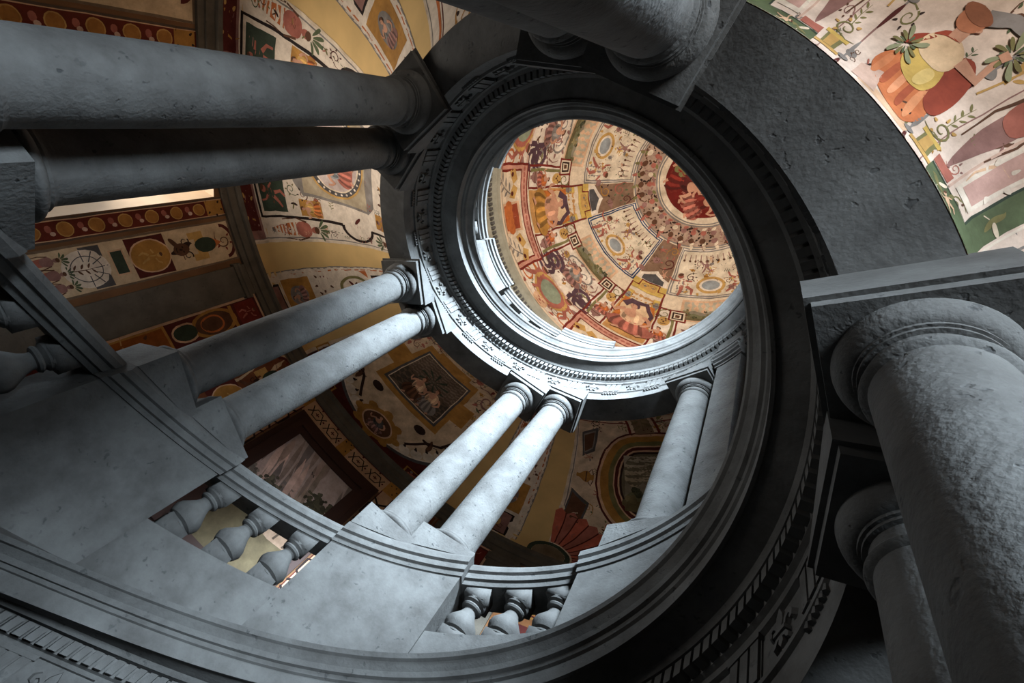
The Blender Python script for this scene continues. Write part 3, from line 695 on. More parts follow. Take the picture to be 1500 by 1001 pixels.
cv.ell(0, .87, .3, .23, 'ochre', 3, 30); cv.ell(0, .87, .285, .218, 'dkgrey', 4, 30); cv.ell(0, .87, .255, .19, 'cream', 5, 30); cv.ell(0, .87, .245, .18, (196, 180, 176), 6, 30)
for k in range(30):
    a = 2 * math.pi * k / 30; cv.ell(.27 * math.cos(a), .87 + .204 * math.sin(a), .009, .009, 'white', 6, 6)
figure(cv.at(-.06, .87, 0, .3, layer=7), 'mauve', 'grey'); figure(cv.at(.1, .86, 0, .24, layer=8), 'rose', 'sky')
for s in (-1, 1):
    cv.rect(s * .35 - .11, 1.26, s * .35 + .11, 1.46, 'dkgreen', 1); putto(cv.at(s * .35, 1.36, 20 * s, .2, layer=2), 'rose', 'mauve')
    cv.rect(s * .37 - .07, .38, s * .37 + .07, .56, 'gold', 1); putto(cv.at(s * .37, .47, 0, .18, layer=2), 'mauve', 'brown')
    cv.rect(s * .42 - .055, 1.0, s * .42 + .055, 1.16, 'gold', 1); figure(cv.at(s * .42, 1.08, 0, .14, layer=2))
    herm(cv.at(s * (HB - .075), 1.22, 180, .36), 'orange', 'rose'); herm(cv.at(s * (HB - .075), .36, 0, .36), 'orange', 'rose'); leafspray(cv.at(s * (HB - .075), .95, 180, .2))
    bird(cv.at(s * .47, .76, 90, .16), 'rose', 'maroon'); scroll(cv.at(s * .16, .4, 0, .16, layer=2), 'maroon', 'brown', s); scroll(cv.at(s * .14, 1.36, 90, .14, layer=2), 'dkbrown', 'olive', s); vase(cv.at(s * .22, .22, 0, .13))
    scroll(cv.at(s * .42, .24, 0, .13), 'maroon', 'rose', s); candelabrum(cv.at(s * .06, 1.33, 0, .14), 'green', 'brown')
vase(cv.at(0, .36, 0, .2, layer=2), 'ochre', 'brown'); mask(cv.at(0, .2, 0, .14))
cv.build('painted_bay', vault_map(116.5), vault, .05, .0011, label='white vault bay with an oval medallion and black outlined border')
# bay with the framed picture
cv = bay(); cv.rect(-HB + .03, .0, HB - .03, 1.68, (214, 190, 162), 1)
grotesque(cv.at(layer=3), -HB + .05, .03, HB - .05, .98, 54, 70, .075); R_ = .6; yc = 1.02
arc = [(R_ * math.cos(a), yc + .55 * math.sin(a)) for a in np.linspace(math.radians(-8), math.radians(188), 40)]
cv.poly([(HB - .02, .95), (HB - .02, 1.69), (-HB + .02, 1.69), (-HB + .02, .95)] + arc[::-1], 'maroon', 2)
cv.stroke(arc, .03, 'dkgrey', 3); cv.stroke([(x * .97, yc + (y - yc) * .96) for x, y in arc], .014, 'white', 3)
for k in range(2, 39, 2):
    x, y = arc[k]; cv.ell(x * .9, yc + (y - yc) * .88, .045, .045, 'white', 3, 10); cv.ell(x * .83, yc + (y - yc) * .8, .012, .012, 'black', 4, 6); cv.stroke([(x * .86, yc + (y - yc) * .82), (x * .8, yc + (y - yc) * .76)], .012, 'dkbrown', 4)
for s in (-1, 1):
    for k in range(2):
        x0 = s * (.34 + .17 * k); cv.frame(min(x0, x0 + s * .14), 1.56 - .2 * k, max(x0, x0 + s * .14), 1.68 - .18 * k, .012, 'gold', 3); putto(cv.at(x0 + s * .07, 1.62 - .19 * k, 90, .1, layer=4), 'rose', 'grey')
cv.poly([(-.44, .78), (-.32, .78), (-.32, .55), (-.2, .55), (-.2, .5), (.2, .5), (.2, .55), (.32, .55), (.32, .78), (.44, .78), (.44, .96), (.32, .96), (.32, 1.14), (-.32, 1.14), (-.32, .96), (-.44, .96)], 'gold', 3)
cv.rect(-.27, .62, .27, 1.09, 'brown', 4); cv.frame(-.275, .615, .275, 1.095, .02, 'dkgrey', 5); cv.frame(-.255, .635, .255, 1.075, .008, 'cream', 6)
cv.rect(-.245, .645, .245, 1.065, (104, 88, 74), 5)
q = cv.at(0, .855, 180, 1, layer=6); q.rect(-.245, -.21, .245, -.02, (74, 66, 58)); q.rect(-.245, -.02, .245, .21, (128, 112, 100))
for s_, xx in ((1, -.1), (2, .05)): figure(q.at(xx, -.08, 0, .22, layer=7 + s_), ('mauve', 'grey', 'brown')[s_], 'peach')
for k in range(9):
    a = math.radians(k * 40); q.poly([(.0, .05), (.0 + .16 * math.cos(a), .05 + .1 * math.sin(a)), (.14 * math.cos(a + .2), .05 + .09 * math.sin(a + .2))], 'dkgreen', 2)
cv.ell(0, 1.46, .17, .15, 'gold', 4, 20); cv.ell(0, 1.46, .12, .11, 'brown', 5, 20); cv.ring(0, 1.46, .125, .115, .012, 'peach', 6); figure(cv.at(0, 1.45, 180, .17, layer=6), 'mauve', 'dkgrey')
for k in range(8): cv.ell(.17 * math.cos(k * .785), 1.46 + .15 * math.sin(k * .785), .04, .036, 'gold', 4, 8)
for s in (-1, 1):
    cv.stroke([(s * .22, 1.4), (s * .33, 1.25), (s * .42, 1.2), (s * .5, 1.04)], .022, 'dkbrown', 4); cv.ell(s * .22, 1.2, .05, .035, 'dkbrown', 4, 12); bird(cv.at(s * .36, 1.26, 60, .15, layer=5), 'brown', 'dkbrown')
    scroll(cv.at(s * .47, .62, 0, .2, layer=4), 'mauve', 'rose', s); scroll(cv.at(s * .5, .36, 40, .22, layer=4), 'brown', 'red', s); mask(cv.at(s * .28, .44, 0, .15, layer=5), 'rose', 'brown'); leafspray(cv.at(s * .14, .4, 30 * s, .16, layer=4), 'olive')
    putto(cv.at(s * .4, .22, 0, .2, layer=4), 'ochre', 'mauve'); vase(cv.at(s * .16, .2, 0, .16, layer=4), 'gold', 'brown'); scroll(cv.at(s * .54, .88, 0, .14, layer=4), 'dkbrown', 'gold', -s); herm(cv.at(s * .56, .16, 0, .25, layer=4), 'ochre', 'rose')
cv.build('painted_bay', vault_map(176.5), vault, .05, .0011, label='vault bay with a framed group picture in a gold cross frame')
# bay with the stadium shaped frame, shell fan
cv = bay(); cv.rect(-HB + .03, 0, HB - .03, 1.69, (222, 200, 176), 1)
grotesque(cv.at(layer=3), -HB + .05, .03, HB - .05, 1.62, 55, 80, .08)
def stadium(rx, ry, yc=.86, sx=.09): return [(sx + (rx - sx) * math.cos(a), yc + ry * math.sin(a)) for a in np.linspace(-math.pi / 2, math.pi / 2, 14)] + [(-sx + (rx - sx) * math.cos(a), yc + ry * math.sin(a)) for a in np.linspace(math.pi / 2, 1.5 * math.pi, 14)]
for rx, ry, c in ((.44, .40, 'maroon'), (.425, .385, 'peach'), (.405, .365, 'gold'), (.345, .315, 'olive'), (.31, .28, 'peach'), (.30, .27, 'maroon'), (.275, .245, 'peach'), (.262, .232, 'dkbrown'), (.245, .215, (120, 112, 92))): 
    cv.poly(stadium(rx, ry), c, {'x': 0}.get(c, 0) + 2); cv.layer += 1
cv.layer = 11
landscape(cv.at(0, .86, 180, .55, layer=11), .4, .36, 3)
cv.layer = 1
for s in (-1, 1):
    cv.rect(s * .13 - .012, 0, s * .13 + .012, .47, 'red', 2)
    cv.rect(min(s * .142, s * HB * .95), .33, max(s * .142, s * HB * .95), .345, 'red', 2)
cv.rect(-.085, 0, .085, .47, (138, 116, 92), 2); leafspray(cv.at(0, .22, 0, .36, sy=.4, layer=4), (120, 104, 76), 9)
for s in (-1, 1):
    cv.poly([(s * .42, .42), (s * .58, .50), (s * .56, .72), (s * .46, .66)], 'dkgrey', 2); cv.poly([(s * .45, .46), (s * .565, .52), (s * .55, .69), (s * .475, .64)], 'grey', 3); cv.poly([(s * .46, .48), (s * .555, .53), (s * .545, .675), (s * .485, .63)], 'brown', 4)
    cv.poly([(s * .46, 1.06), (s * .6, .98), (s * .62, 1.2), (s * .5, 1.26)], 'dkgrey', 2); cv.poly([(s * .48, 1.08), (s * .59, 1.01), (s * .605, 1.18), (s * .51, 1.235)], 'brown', 3)
    vase(cv.at(s * .51, .87, 90 * s, .15, layer=3), 'gold', 'brown'); bird(cv.at(s * .25, .2, 0, .26, layer=3), 'rose', 'olive'); scroll(cv.at(s * .46, .22, 0, .18, layer=3), 'brown', 'green', s)
    leafspray(cv.at(s * .18, .4, 60 * s, .12, layer=3), 'olive'); scroll(cv.at(s * .36, 1.36, 0, .14, layer=3), 'dkbrown', 'red', s); scroll(cv.at(s * .16, 1.4, 0, .16, layer=3), 'dkbrown', 'mauve', -s); leafspray(cv.at(s * .3, 1.24, -70 * s, .14, layer=3), 'brown'); scroll(cv.at(s * .43, .36, 0, .1, layer=3), 'dkbrown', 'brown', s)
    # shell fan in the corner
    cx, cy = s * HB * .97, 1.6; n = 9
    for k in range(n):
        a0 = math.radians(178 + k * 11) if s > 0 else math.radians(2 - k * 11); da = math.radians(10.5 if s > 0 else -10.5)
        p = lambda r, a: (cx + r * math.cos(a), cy - abs(r * math.sin(a)) if False else cy + r * math.sin(a) * (1 if True else 1))
        cv.poly([p(.14, a0), p(.42, a0), p(.45, a0 + da / 2), p(.42, a0 + da), p(.14, a0 + da)], 'rose' if k % 2 else (196, 104, 84), 3)
        cv.stroke([p(.14, a0), p(.42, a0)], .008, 'maroon', 4); cv.ell(*p(.45, a0 + da / 2), .022, .022, 'cream', 3, 8); cv.stroke([p(.26, a0 + da * .3), p(.28, a0 + da * .6), p(.3, a0 + da * .4)], .01, 'rose', 4)
    cv.ring(cx, cy, .13, .13, .03, 'dkgreen', 4); cv.ell(cx, cy, .1, .1, (120, 104, 84), 4)
cv.build('painted_bay', vault_map(236.5), vault, .05, .0011, label='vault bay with a gold and red stadium-shaped frame and red shell fans')
# bay with the large seated figure
cv = bay(); cv.rect(-HB, 0, HB, 1.7, (226, 206, 192), 1); grotesque(cv.at(layer=3), -HB + .08, .1, HB - .08, .6, 56, 46, .05)
for s in (-1, 1):
    for xx in (.155, .24):
        cv.stroke([(s * xx, .0), (s * xx, 1.65)], .006 if xx < .2 else .004, 'mauve', 2)
    for yy in (.12, .36, .62, .9): candelabrum(cv.at(s * .155, yy, 0, .17, layer=3), 'grey', 'maroon', .5)
    cv.stroke([(s * .185, .32), (s * .2, .4), (s * .18, .5)], .006, 'ochre', 3); leafspray(cv.at(s * .2, .42, 0, .1, layer=3), 'ochre')
    cv.rect(s * .22 - .05, .1, s * .22 + .05, .118, 'ochre', 3); cv.rect(s * .22 - .03, .118, s * .22 + .03, .17, 'olive', 3); cv.rect(s * .22 - .015, .118, s * .22 + .02, .17, 'ochre', 4); cv.rect(s * .22 - .042, .17, s * .22 + .042, .184, 'yellow', 3); scroll(cv.at(s * .22, .215, 0, .07, sy=.05, layer=4), 'olive', 'ochre', s); leafspray(cv.at(s * .22, .27, 0, .07, layer=3), 'olive')
    herm(cv.at(s * .31, .33, 0, .3, sy=.26, layer=3), 'mauve', 'rose', 'olive'); cv.rect(s * .31 - .04, .14, s * .31 + .04, .17, 'rose', 3)
    cv.stroke([(s * .36, .14), (s * .36, 1.5)], .008, 'pink', 3); cv.rect(min(s * .375, s * .46), .16, max(s * .375, s * .46), 1.4, 'white', 3); cv.rect(min(s * .388, s * .448), .18, max(s * .388, s * .448), 1.38, (198, 160, 150), 4)
    for k in range(6): scroll(cv.at(s * .418, .26 + .2 * k, 90, .08, layer=5), 'peach', 'white', s if k % 2 else -s)
    cv.poly([(s * .27, .05), (s * .56, .05), (s * .56, 1.3), (s * .475, 1.3), (s * .475, .13), (s * .27, .13)], 'green', 3); cv.stroke([(s * .27, .13), (s * .475, .13), (s * .475, 1.3)], .008, 'dkgreen', 4); cv.stroke([(s * .265, .045), (s * .57, .045), (s * .57, 1.3)], .008, 'white', 4)
    putto(cv.at(s * .39, .09, 70 * s, .1, sy=.07, layer=5), 'peach', 'olive'); bird(cv.at(s * .33, .09, 0, .09, layer=5), 'olive', 'cream')
    for k in range(4): bird(cv.at(s * .515, .22 + .16 * k, 60, .09, layer=5), 'olive', 'cream')
    scroll(cv.at(s * .6, .3, 0, .06), 'mauve', 'grey', s)
f = cv.at(-.03, .255, 0, .36, sy=.25, layer=4)
cv.poly([(-.16, .085), (.07, .085), (.09, .12), (-.15, .13)], 'peach', 2); cv.poly([(.0, .1), (.1, .09), (.1, .16), (.03, .19)], 'pink', 3)
f.blob([(-.3, -.5), (-.2, -.58), (.1, -.5), (.33, -.28), (.3, -.02), (.12, .08), (-.12, .02), (-.3, -.12), (-.36, -.3)], (204, 120, 76))
for k, cc in enumerate(((222, 150, 106), (170, 86, 58), (232, 160, 118), (180, 96, 64), (214, 136, 92))): f.blob([(-.2 + .1 * k, -.02), (-.13 + .1 * k, -.03), (-.2 + .12 * k, -.5 + .03 * k), (-.27 + .12 * k, -.48 + .03 * k)], cc, 1)
f.blob([(-.38, -.18), (-.42, .1), (-.32, .34), (-.14, .4), (-.08, .2), (-.16, -.06), (-.28, -.2)], (150, 68, 50), 1)
f.blob([(-.14, -.14), (.08, -.12), (.2, .02), (.2, .26), (.06, .32), (-.12, .22), (-.2, .02)], 'yellow', 2); f.blob([(-.1, -.1), (.0, -.1), (-.02, .12), (-.14, .1)], (232, 204, 132), 3)
f.blob([(-.14, .12), (.1, .12), (.22, .22), (.16, .38), (-.02, .42), (-.16, .34)], (226, 196, 160), 3); f.blob([(.12, .34), (.26, .26), (.3, .12), (.24, .1), (.16, .24)], (150, 64, 46), 3); f.blob([(-.06, .4), (.1, .36), (.2, .3), (.1, .44)], (160, 72, 52), 4)
f.stroke([(-.14, .3), (-.34, .3), (-.3, .5)], .1, 'flesh', 4, .06); f.stroke([(.03, .38), (.05, .48)], .11, 'flesh', 4); f.ell(.07, .55, .1, .1, (186, 120, 88), 5, 18); f.ell(.08, .6, .12, .06, (150, 96, 70), 6, 14); f.blob([(-.02, .56), (-.06, .53), (-.01, .5)], 'flesh', 5)
f.stroke([(.02, .62), (-.12, .72), (-.3, .74), (-.42, .66)], .12, (144, 138, 136), 5, .07)
for (x, y) in ((-.32, .58), (.24, .1)):
    for k in range(14):
        a = math.radians(k * 26); l_ = .1 + .05 * (k % 3); f.blob([(x, y), (x + l_ * math.cos(a), y + l_ * math.sin(a)), (x + .8 * l_ * math.cos(a + .35), y + .8 * l_ * math.sin(a + .35))], ('green', 'olive', (146, 150, 118))[k % 3], 6)
f.stroke([(-.3, .5), (-.31, .57)], .07, 'flesh', 7)
for s in (-1, 1):
    for k in range(4): scroll(cv.at(s * (.07 + .02 * k), .62 + .16 * k, 30 * k, .09, layer=3), 'mauve', 'olive', s)
figure(cv.at(0, .95, 0, .4, layer=3), 'mauve', 'olive'); cv.ring(0, .95, .14, .22, .02, 'ochre', 3); mask(cv.at(0, 1.3, 0, .2, layer=3)); vase(cv.at(0, 1.5, 0, .2, layer=3))
grotesque(cv.at(layer=3), -HB + .06, 1.3, HB - .06, 1.66, 5, 18, .12)
cv.build('painted_bay', vault_map(-3.6), vault, .05, .0011, label='pale pink vault bay with a seated figure in orange and yellow robes')
for c, sd in ((56.5, 11), (-63.5, 12), (296.5, 13)):
    cv = bay(); cv.frame(-HB + .1, .1, HB - .1, 1.6, .025, 'orange', 1); cv.frame(-HB + .14, .14, HB - .14, 1.56, .01, 'maroon', 1); cv.ell(0, .85, .3, .25, 'gold', 1, 24); cv.ell(0, .85, .26, .21, 'mauve', 2, 24); figure(cv.at(0, .85, 0, .35, layer=3))
    grotesque(cv.at(layer=2), -HB + .16, .16, HB - .16, .56, sd, 10, .17); grotesque(cv.at(layer=2), -HB + .16, 1.14, HB - .16, 1.54, sd + 5, 10, .17)
    for s in (-1, 1): cv.poly([(s * .4, .0), (s * HB, .0), (s * HB, .3), (s * .5, .22)], 'orange', 2); cv.poly([(s * .44, .02), (s * (HB - .03), .02), (s * (HB - .03), .25)], 'peach', 3)
    cv.build('painted_bay', vault_map(c), vault, .05, .0011, label='white vault bay with an orange border and gold oval')

# ------------------------------------------------------------------ painted decoration of the wall
def deg(a): return a * KT
def wall_strip(cv, t0, t1, y0, seed):
    """white upright strip of grotesques with grey borders"""
    r = random.Random(seed); x0, x1 = deg(t0), deg(t1); cx = (x0 + x1) / 2; wd_ = abs(x1 - x0) / 2
    cv.rect(x0, y0, x1, -.15, (212, 188, 156), 1); cv.frame(min(x0, x1), y0, max(x0, x1), -.15, .016, (122, 104, 86), 2)
    y = -.24
    q = cv.at(cx, y, 0, .11, layer=3); q.ring(0, 0, 1.3, .9, .25, 'maroon', 0, 14, 0, 180); scroll(q, 'brown', 'red'); y -= .16
    cv.poly([(cx - .11, y - .12), (cx - .06, y - .12), (cx - .06, y - .08), (cx + .06, y - .08), (cx + .06, y - .12), (cx + .11, y - .12), (cx + .11, y), (cx - .11, y)], 'ochre', 2); cv.ell(cx, y, .06, .09, 'dkgreen', 3, 14); cv.poly([(cx - .05, y + .05), (cx, y + .14), (cx + .05, y + .05)], 'orange', 2); y -= .2
    bird(cv.at(cx, y, 90, .24, layer=3), 'dkbrown', 'brown'); mask(cv.at(cx, y, 0, .16, layer=4), 'brown', 'dkbrown'); y -= .2
    cv.rect(cx - wd_ * .85, y - .17, cx + wd_ * .85, y + .1, 'maroon', 2); cv.ell(cx, y - .03, .125, .145, 'peach', 3, 22); cv.ell(cx, y - .03, .115, .135, 'gold', 4, 22); putto(cv.at(cx, y - .03, 0, .17, layer=5), 'ochre', 'gold'); y -= .3
    cv.rect(cx - .09, y + .01, cx + .09, y + .1, 'peach', 2); cv.rect(cx - .08, y + .02, cx + .08, y + .09, 'dkgreen', 3); y -= .03
    cv.rect(cx - wd_ * .85, y - .12, cx + wd_ * .85, y, 'dkgrey', 2); cv.ell(cx, y - .12, .13, .14, 'white', 3, 20)
    for k in range(7): a = math.radians(k * 30); cv.stroke([(cx + .05 * math.cos(a), y - .12 + .05 * math.sin(a)), (cx + .125 * math.cos(a), y - .12 + .13 * math.sin(a))], .006, 'dkgrey', 4)
    cv.ring(cx, y - .12, .09, .095, .006, 'dkgrey', 4); leafspray(cv.at(cx, y - .14, 0, .14, layer=5), 'brown'); y -= .34
    for k in (-1, 0, 1): herm(cv.at(cx + k * .09, y, 0, .22, layer=3), 'rose', 'mauve')
def roundels(cv, t0, t1, y0):
    x0, x1 = sorted((deg(t0), deg(t1))); cx = (x0 + x1) / 2; r = (x1 - x0) * .42
    cv.rect(x0 - .02, y0, x1 + .02, -.15, (92, 78, 68), 1); cv.rect(x0 - .006, y0, x1 + .006, -.15, 'peach', 2); cv.rect(x0, y0, x1, -.15, (104, 42, 30), 3)
    cv.rect(x0, -.3, x1, -.16, 'gold', 4); scroll(cv.at(cx, -.23, 0, .1, layer=5), 'brown', 'dkbrown')
    y = -.36; k = 0
    while y > y0 + .05:
        if k % 2 == 0: cv.ell(cx, y, r, r, 'ochre', 4, 14); cv.ell(cx, y, r * .86, r * .86, (170, 118, 60), 5, 14)
        else: cv.ell(cx - .012, y, r * .5, r * .4, 'rose', 4, 9); cv.ell(cx + .018, y + .015, r * .3, r * .34, 'pink', 5, 8)
        y -= r * 1.9; k += 1
YB = -2.2
def wall_canvas(c, fn, label):
    cv = Canvas(); fn(cv); cv.build('painted_wall_panel', wall_map(c), wall, .16, .0015, label=label)
def right_of_window(cv): roundels(cv, 127.9 - 133, 130.1 - 133, YB); wall_strip(cv, 131.0 - 133, 137.6 - 133, YB, 3)
wall_canvas(133, right_of_window, 'painted strip with a gold cameo and red roundel border')
def left_of_window(cv): roundels(cv, 105.5 - 101, 107.9 - 101, YB); wall_strip(cv, 95.2 - 101, 104.6 - 101, YB, 4)
wall_canvas(101, left_of_window, 'painted strip with red roundel border on the far side of the window')
def niche(cv):
    w_ = deg(2.5); cv.rect(-w_, YB, w_, -.15, 'maroon', 1); cv.frame(-w_, YB, w_, -.15, .02, 'peach', 2); cv.rect(-w_ + .03, -.38, w_ - .03, -.19, 'red', 2); putto(cv.at(0, -.28, 0, .16, layer=3), 'rose', 'mauve')
    cv.ell(0, -.6, w_ * .9, .2, 'gold', 2, 22); cv.ell(0, -.6, w_ * .74, .165, 'brown', 3, 22); cv.ring(0, -.62, .075, .1, .015, 'orange', 4); cv.rect(-w_ + .03, -.44, w_ - .03, -.41, 'gold', 3)
    cv.ell(0, -.85, .08, .11, 'peach', 2, 16); cv.ell(0, -.85, .065, .095, 'dkgreen', 3, 16); cv.rect(-w_ + .02, -1.4, w_ - .02, -.98, 'gold', 2); cv.rect(-w_ + .035, -1.38, w_ - .035, -1.0, (150, 86, 34), 3); scroll(cv.at(0, -1.2, 0, .16, layer=4), 'ochre', 'brown')
for c in (86.5, 146.5, 206.5): wall_canvas(c, niche, 'painted niche of red and gold between two wall pilasters')
def chain(cv, x0, y0, x1, y1, n):
    """black link chain pattern along a line"""
    dx, dy = (x1 - x0) / n, (y1 - y0) / n; a = math.degrees(math.atan2(dy, dx)); l = math.hypot(dx, dy)
    for k in range(n):
        q = cv.at(x0 + dx * (k + .5), y0 + dy * (k + .5), a, l)
        q.stroke([(-.28, 0), (-.16, .2), (.16, .2), (.28, 0), (.16, -.2), (-.16, -.2), (-.28, 0)], .05, 'black'); q.stroke([(-.28, 0), (-.42, .2)], .05, 'black'); q.stroke([(-.28, 0), (-.42, -.2)], .05, 'black'); q.stroke([(.28, 0), (.42, .2)], .05, 'black'); q.stroke([(.28, 0), (.42, -.2)], .05, 'black')
        q.stroke([(-.1, 0), (.1, 0)], .05, 'maroon'); q.stroke([(0, -.08), (0, .08)], .04, 'maroon'); q.ell(0, .34, .05, .05, 'maroon', 0, 7); q.ell(.42, -.0, .05, .05, 'maroon', 0, 7)
def landscape_border(cv):
    w0, w1 = deg(10.4), deg(13.2)
    for s in (-1, 1):
        cv.rect(min(s * w0, s * w1), YB, max(s * w0, s * w1), -.15, (196, 160, 128), 1); cv.frame(min(s * w0, s * w1), YB, max(s * w0, s * w1), -.15, .01, 'maroon', 2)
        chain(cv.at(layer=3), s * (w0 + w1) / 2, -.36, s * (w0 + w1) / 2, YB, 5); cv.rect(min(s * w0, s * w1), -.29, max(s * w0, s * w1), -.15, 'gold', 3); scroll(cv.at(s * (w0 + w1) / 2, -.22, 0, .08, layer=4), 'brown', 'dkbrown')
        cv.rect(min(s * w1, s * deg(22)), YB, max(s * w1, s * deg(22)), -.15, (118, 70, 44), 1); wall_strip(cv.at(layer=1), s * 14.4, s * 21.4, YB, 9)
    cv.rect(-w0, -.33, w0, -.15, (196, 160, 128), 1); cv.rect(-w0, -.16, w0, -.15, 'maroon', 2); cv.rect(-.06, -.33, .06, -.15, 'gold', 2); scroll(cv.at(0, -.22, 0, .09, layer=3), 'brown', 'dkbrown')
    chain(cv.at(layer=3), -w0 + .02, -.24, -.07, -.24, 2); chain(cv.at(layer=3), .07, -.24, w0 - .02, -.24, 2)
wall_canvas(176.5, landscape_border, 'cream border with black chain pattern around the wall landscape')
def gold_wall(cv):
    x0, x1 = -deg(22), deg(22); cv.rect(x0, YB, x1, -.15, (132, 88, 54), 1)
    a, b = -deg(21), -deg(15.5); cv.rect(a, -.62, b, -.2, 'gold', 2); cv.frame(a + .02, -.6, b - .02, -.22, .015, 'maroon', 3); scroll(cv.at((a + b) / 2, -.34, 0, .2, layer=4), 'red', 'peach', 1); scroll(cv.at((a + b) / 2, -.5, 0, .15, layer=4), 'orange', 'maroon', -1); cv.rect(a, -1.6, b, -.7, 'maroon', 2)
    a, b = -deg(14.5), deg(14.5); cv.frame(a, -1.8, b, -.2, .05, 'dkgrey', 2); cv.rect(a + .05, -1.75, b - .05, -.25, 'white', 2); cv.frame(a + .08, -1.7, b - .08, -.28, .02, 'grey', 3)
    grotesque(cv.at(layer=3), a + .12, -1.4, b - .12, -.32, 21, 24, .13)
wall_canvas(236.5, gold_wall, 'painted wall bay with gold scroll panels and white field')
# the landscape painting in its dark frame
lp = empty('landscape_painting', P(2.92, 176.5, zw(176.5) - 1.9), 0, label='large wall landscape of trees and pink clouds in a dark brown frame', category='painting')
L0 = lp.location
def lp_part(name, V, Fc, mat):
    return link(name, mesh(name, [(x - L0[0], y - L0[1], z - L0[2]) for x, y, z in V], Fc, mat), lp)
ta, tb, y1_, y0_ = 166.4, 186.6, -.335, -1.85
fr = []
for rr, ins, wd_ in ((2.907, 0, .055), (2.892, .055, .06), (2.912, .115, .055)):
    dt = ins / KT; dw = wd_ / KT
    for (a0, a1, z0, z1) in ((ta + dt, tb - dt, y1_ - ins - wd_, y1_ - ins), (ta + dt, tb - dt, y0_ + ins, y0_ + ins + wd_), (ta + dt, ta + dt + dw, y0_ + ins, y1_ - ins), (tb - dt - dw, tb - dt, y0_ + ins, y1_ - ins)):
        fr.append(sweep([(2.942, z0), (rr, z0), (rr, z1), (2.942, z1)], arange(a0, a1, 2), zw, closed=True, caps=True))
lp_part('frame', *join(*fr), M_FRAME)
cv = Canvas(); w_ = deg(8.0); yb, yt = -1.72, -.48; r = random.Random(4)
def mixc(a_, b_, f): return tuple(np.array(a_) * (1 - f) + np.array(b_) * f)
for k in range(24):
    f = k / 23; cv.rect(-w_, yt - (k + 1) * (yt - yb) / 24, w_, yt - k * (yt - yb) / 24, mixc((176, 156, 148), (232, 190, 176), f), 0)
for k in range(30):                # long slanting cloud banks
    x, y = r.uniform(-1, 1) * w_, r.uniform(-1.1, -.5); L_ = r.uniform(.12, .3); cc = r.choice([(150, 128, 118), (176, 148, 136), (224, 186, 172), (206, 170, 156), (128, 114, 110)]) if x < .05 else r.choice([(132, 118, 110), (150, 130, 116), (112, 104, 102), (176, 150, 132)]); wd_ = r.uniform(.02, .05)
    xs = np.linspace(-1, 1, 9); mid = np.stack([x - xs * L_ * .35, y + xs * L_], 1); off = (1 - xs ** 2)[:, None] * np.array([.9, .4]) * wd_
    pts = np.clip(np.concatenate([mid + off, (mid - off * .6)[::-1]]), [-w_, yb], [w_, yt]); cv.poly(pts, cc, 1 + k % 3)
cv.poly([(-w_, -1.2), (-.3, -1.12), (-.12, -1.16), (.06, -1.1), (.2, -1.12), (w_, -1.04), (w_, yb), (-w_, yb)], (150, 124, 104), 3)
for (x, y, n_, c0, sp) in ((.23, -.84, 90, (78, 72, 56), .05), (-.14, -1.0, 34, (96, 88, 74), .035), (.1, -1.0, 30, (90, 82, 66), .03), (-.32, -1.08, 40, (120, 108, 98), .05), (.02, -1.06, 24, (92, 86, 70), .028), (.33, -1.0, 24, (82, 76, 58), .03)):
    cv.stroke([(x, y), (x + .01, y - .2), (x, -1.3)], .018, (74, 60, 48), 4)
    for k in range(n_): cv.ell(x + max(-.11, min(.11, r.gauss(0, sp))), y + max(-.1, min(.1, r.gauss(0, sp * .8))), r.uniform(.012, .026), r.uniform(.012, .024), tuple(np.array(c0) * r.uniform(.8, 1.25)), 4 + k % 4, 7)
cv.stroke([(.0, -.66), (.015, -.685), (.03, -.67), (.045, -.695)], .008, (60, 50, 48), 5)
cv.poly([(-w_, yb), (w_, yb), (w_, -1.3), (.2, -1.33), (-.1, -1.28), (-w_, -1.32)], (96, 84, 62), 5)
cv.build('canvas', lambda x, y, o: wall_map(176.5)(x, y, o) - np.array(L0), lp, .10, .0012, base=.02)

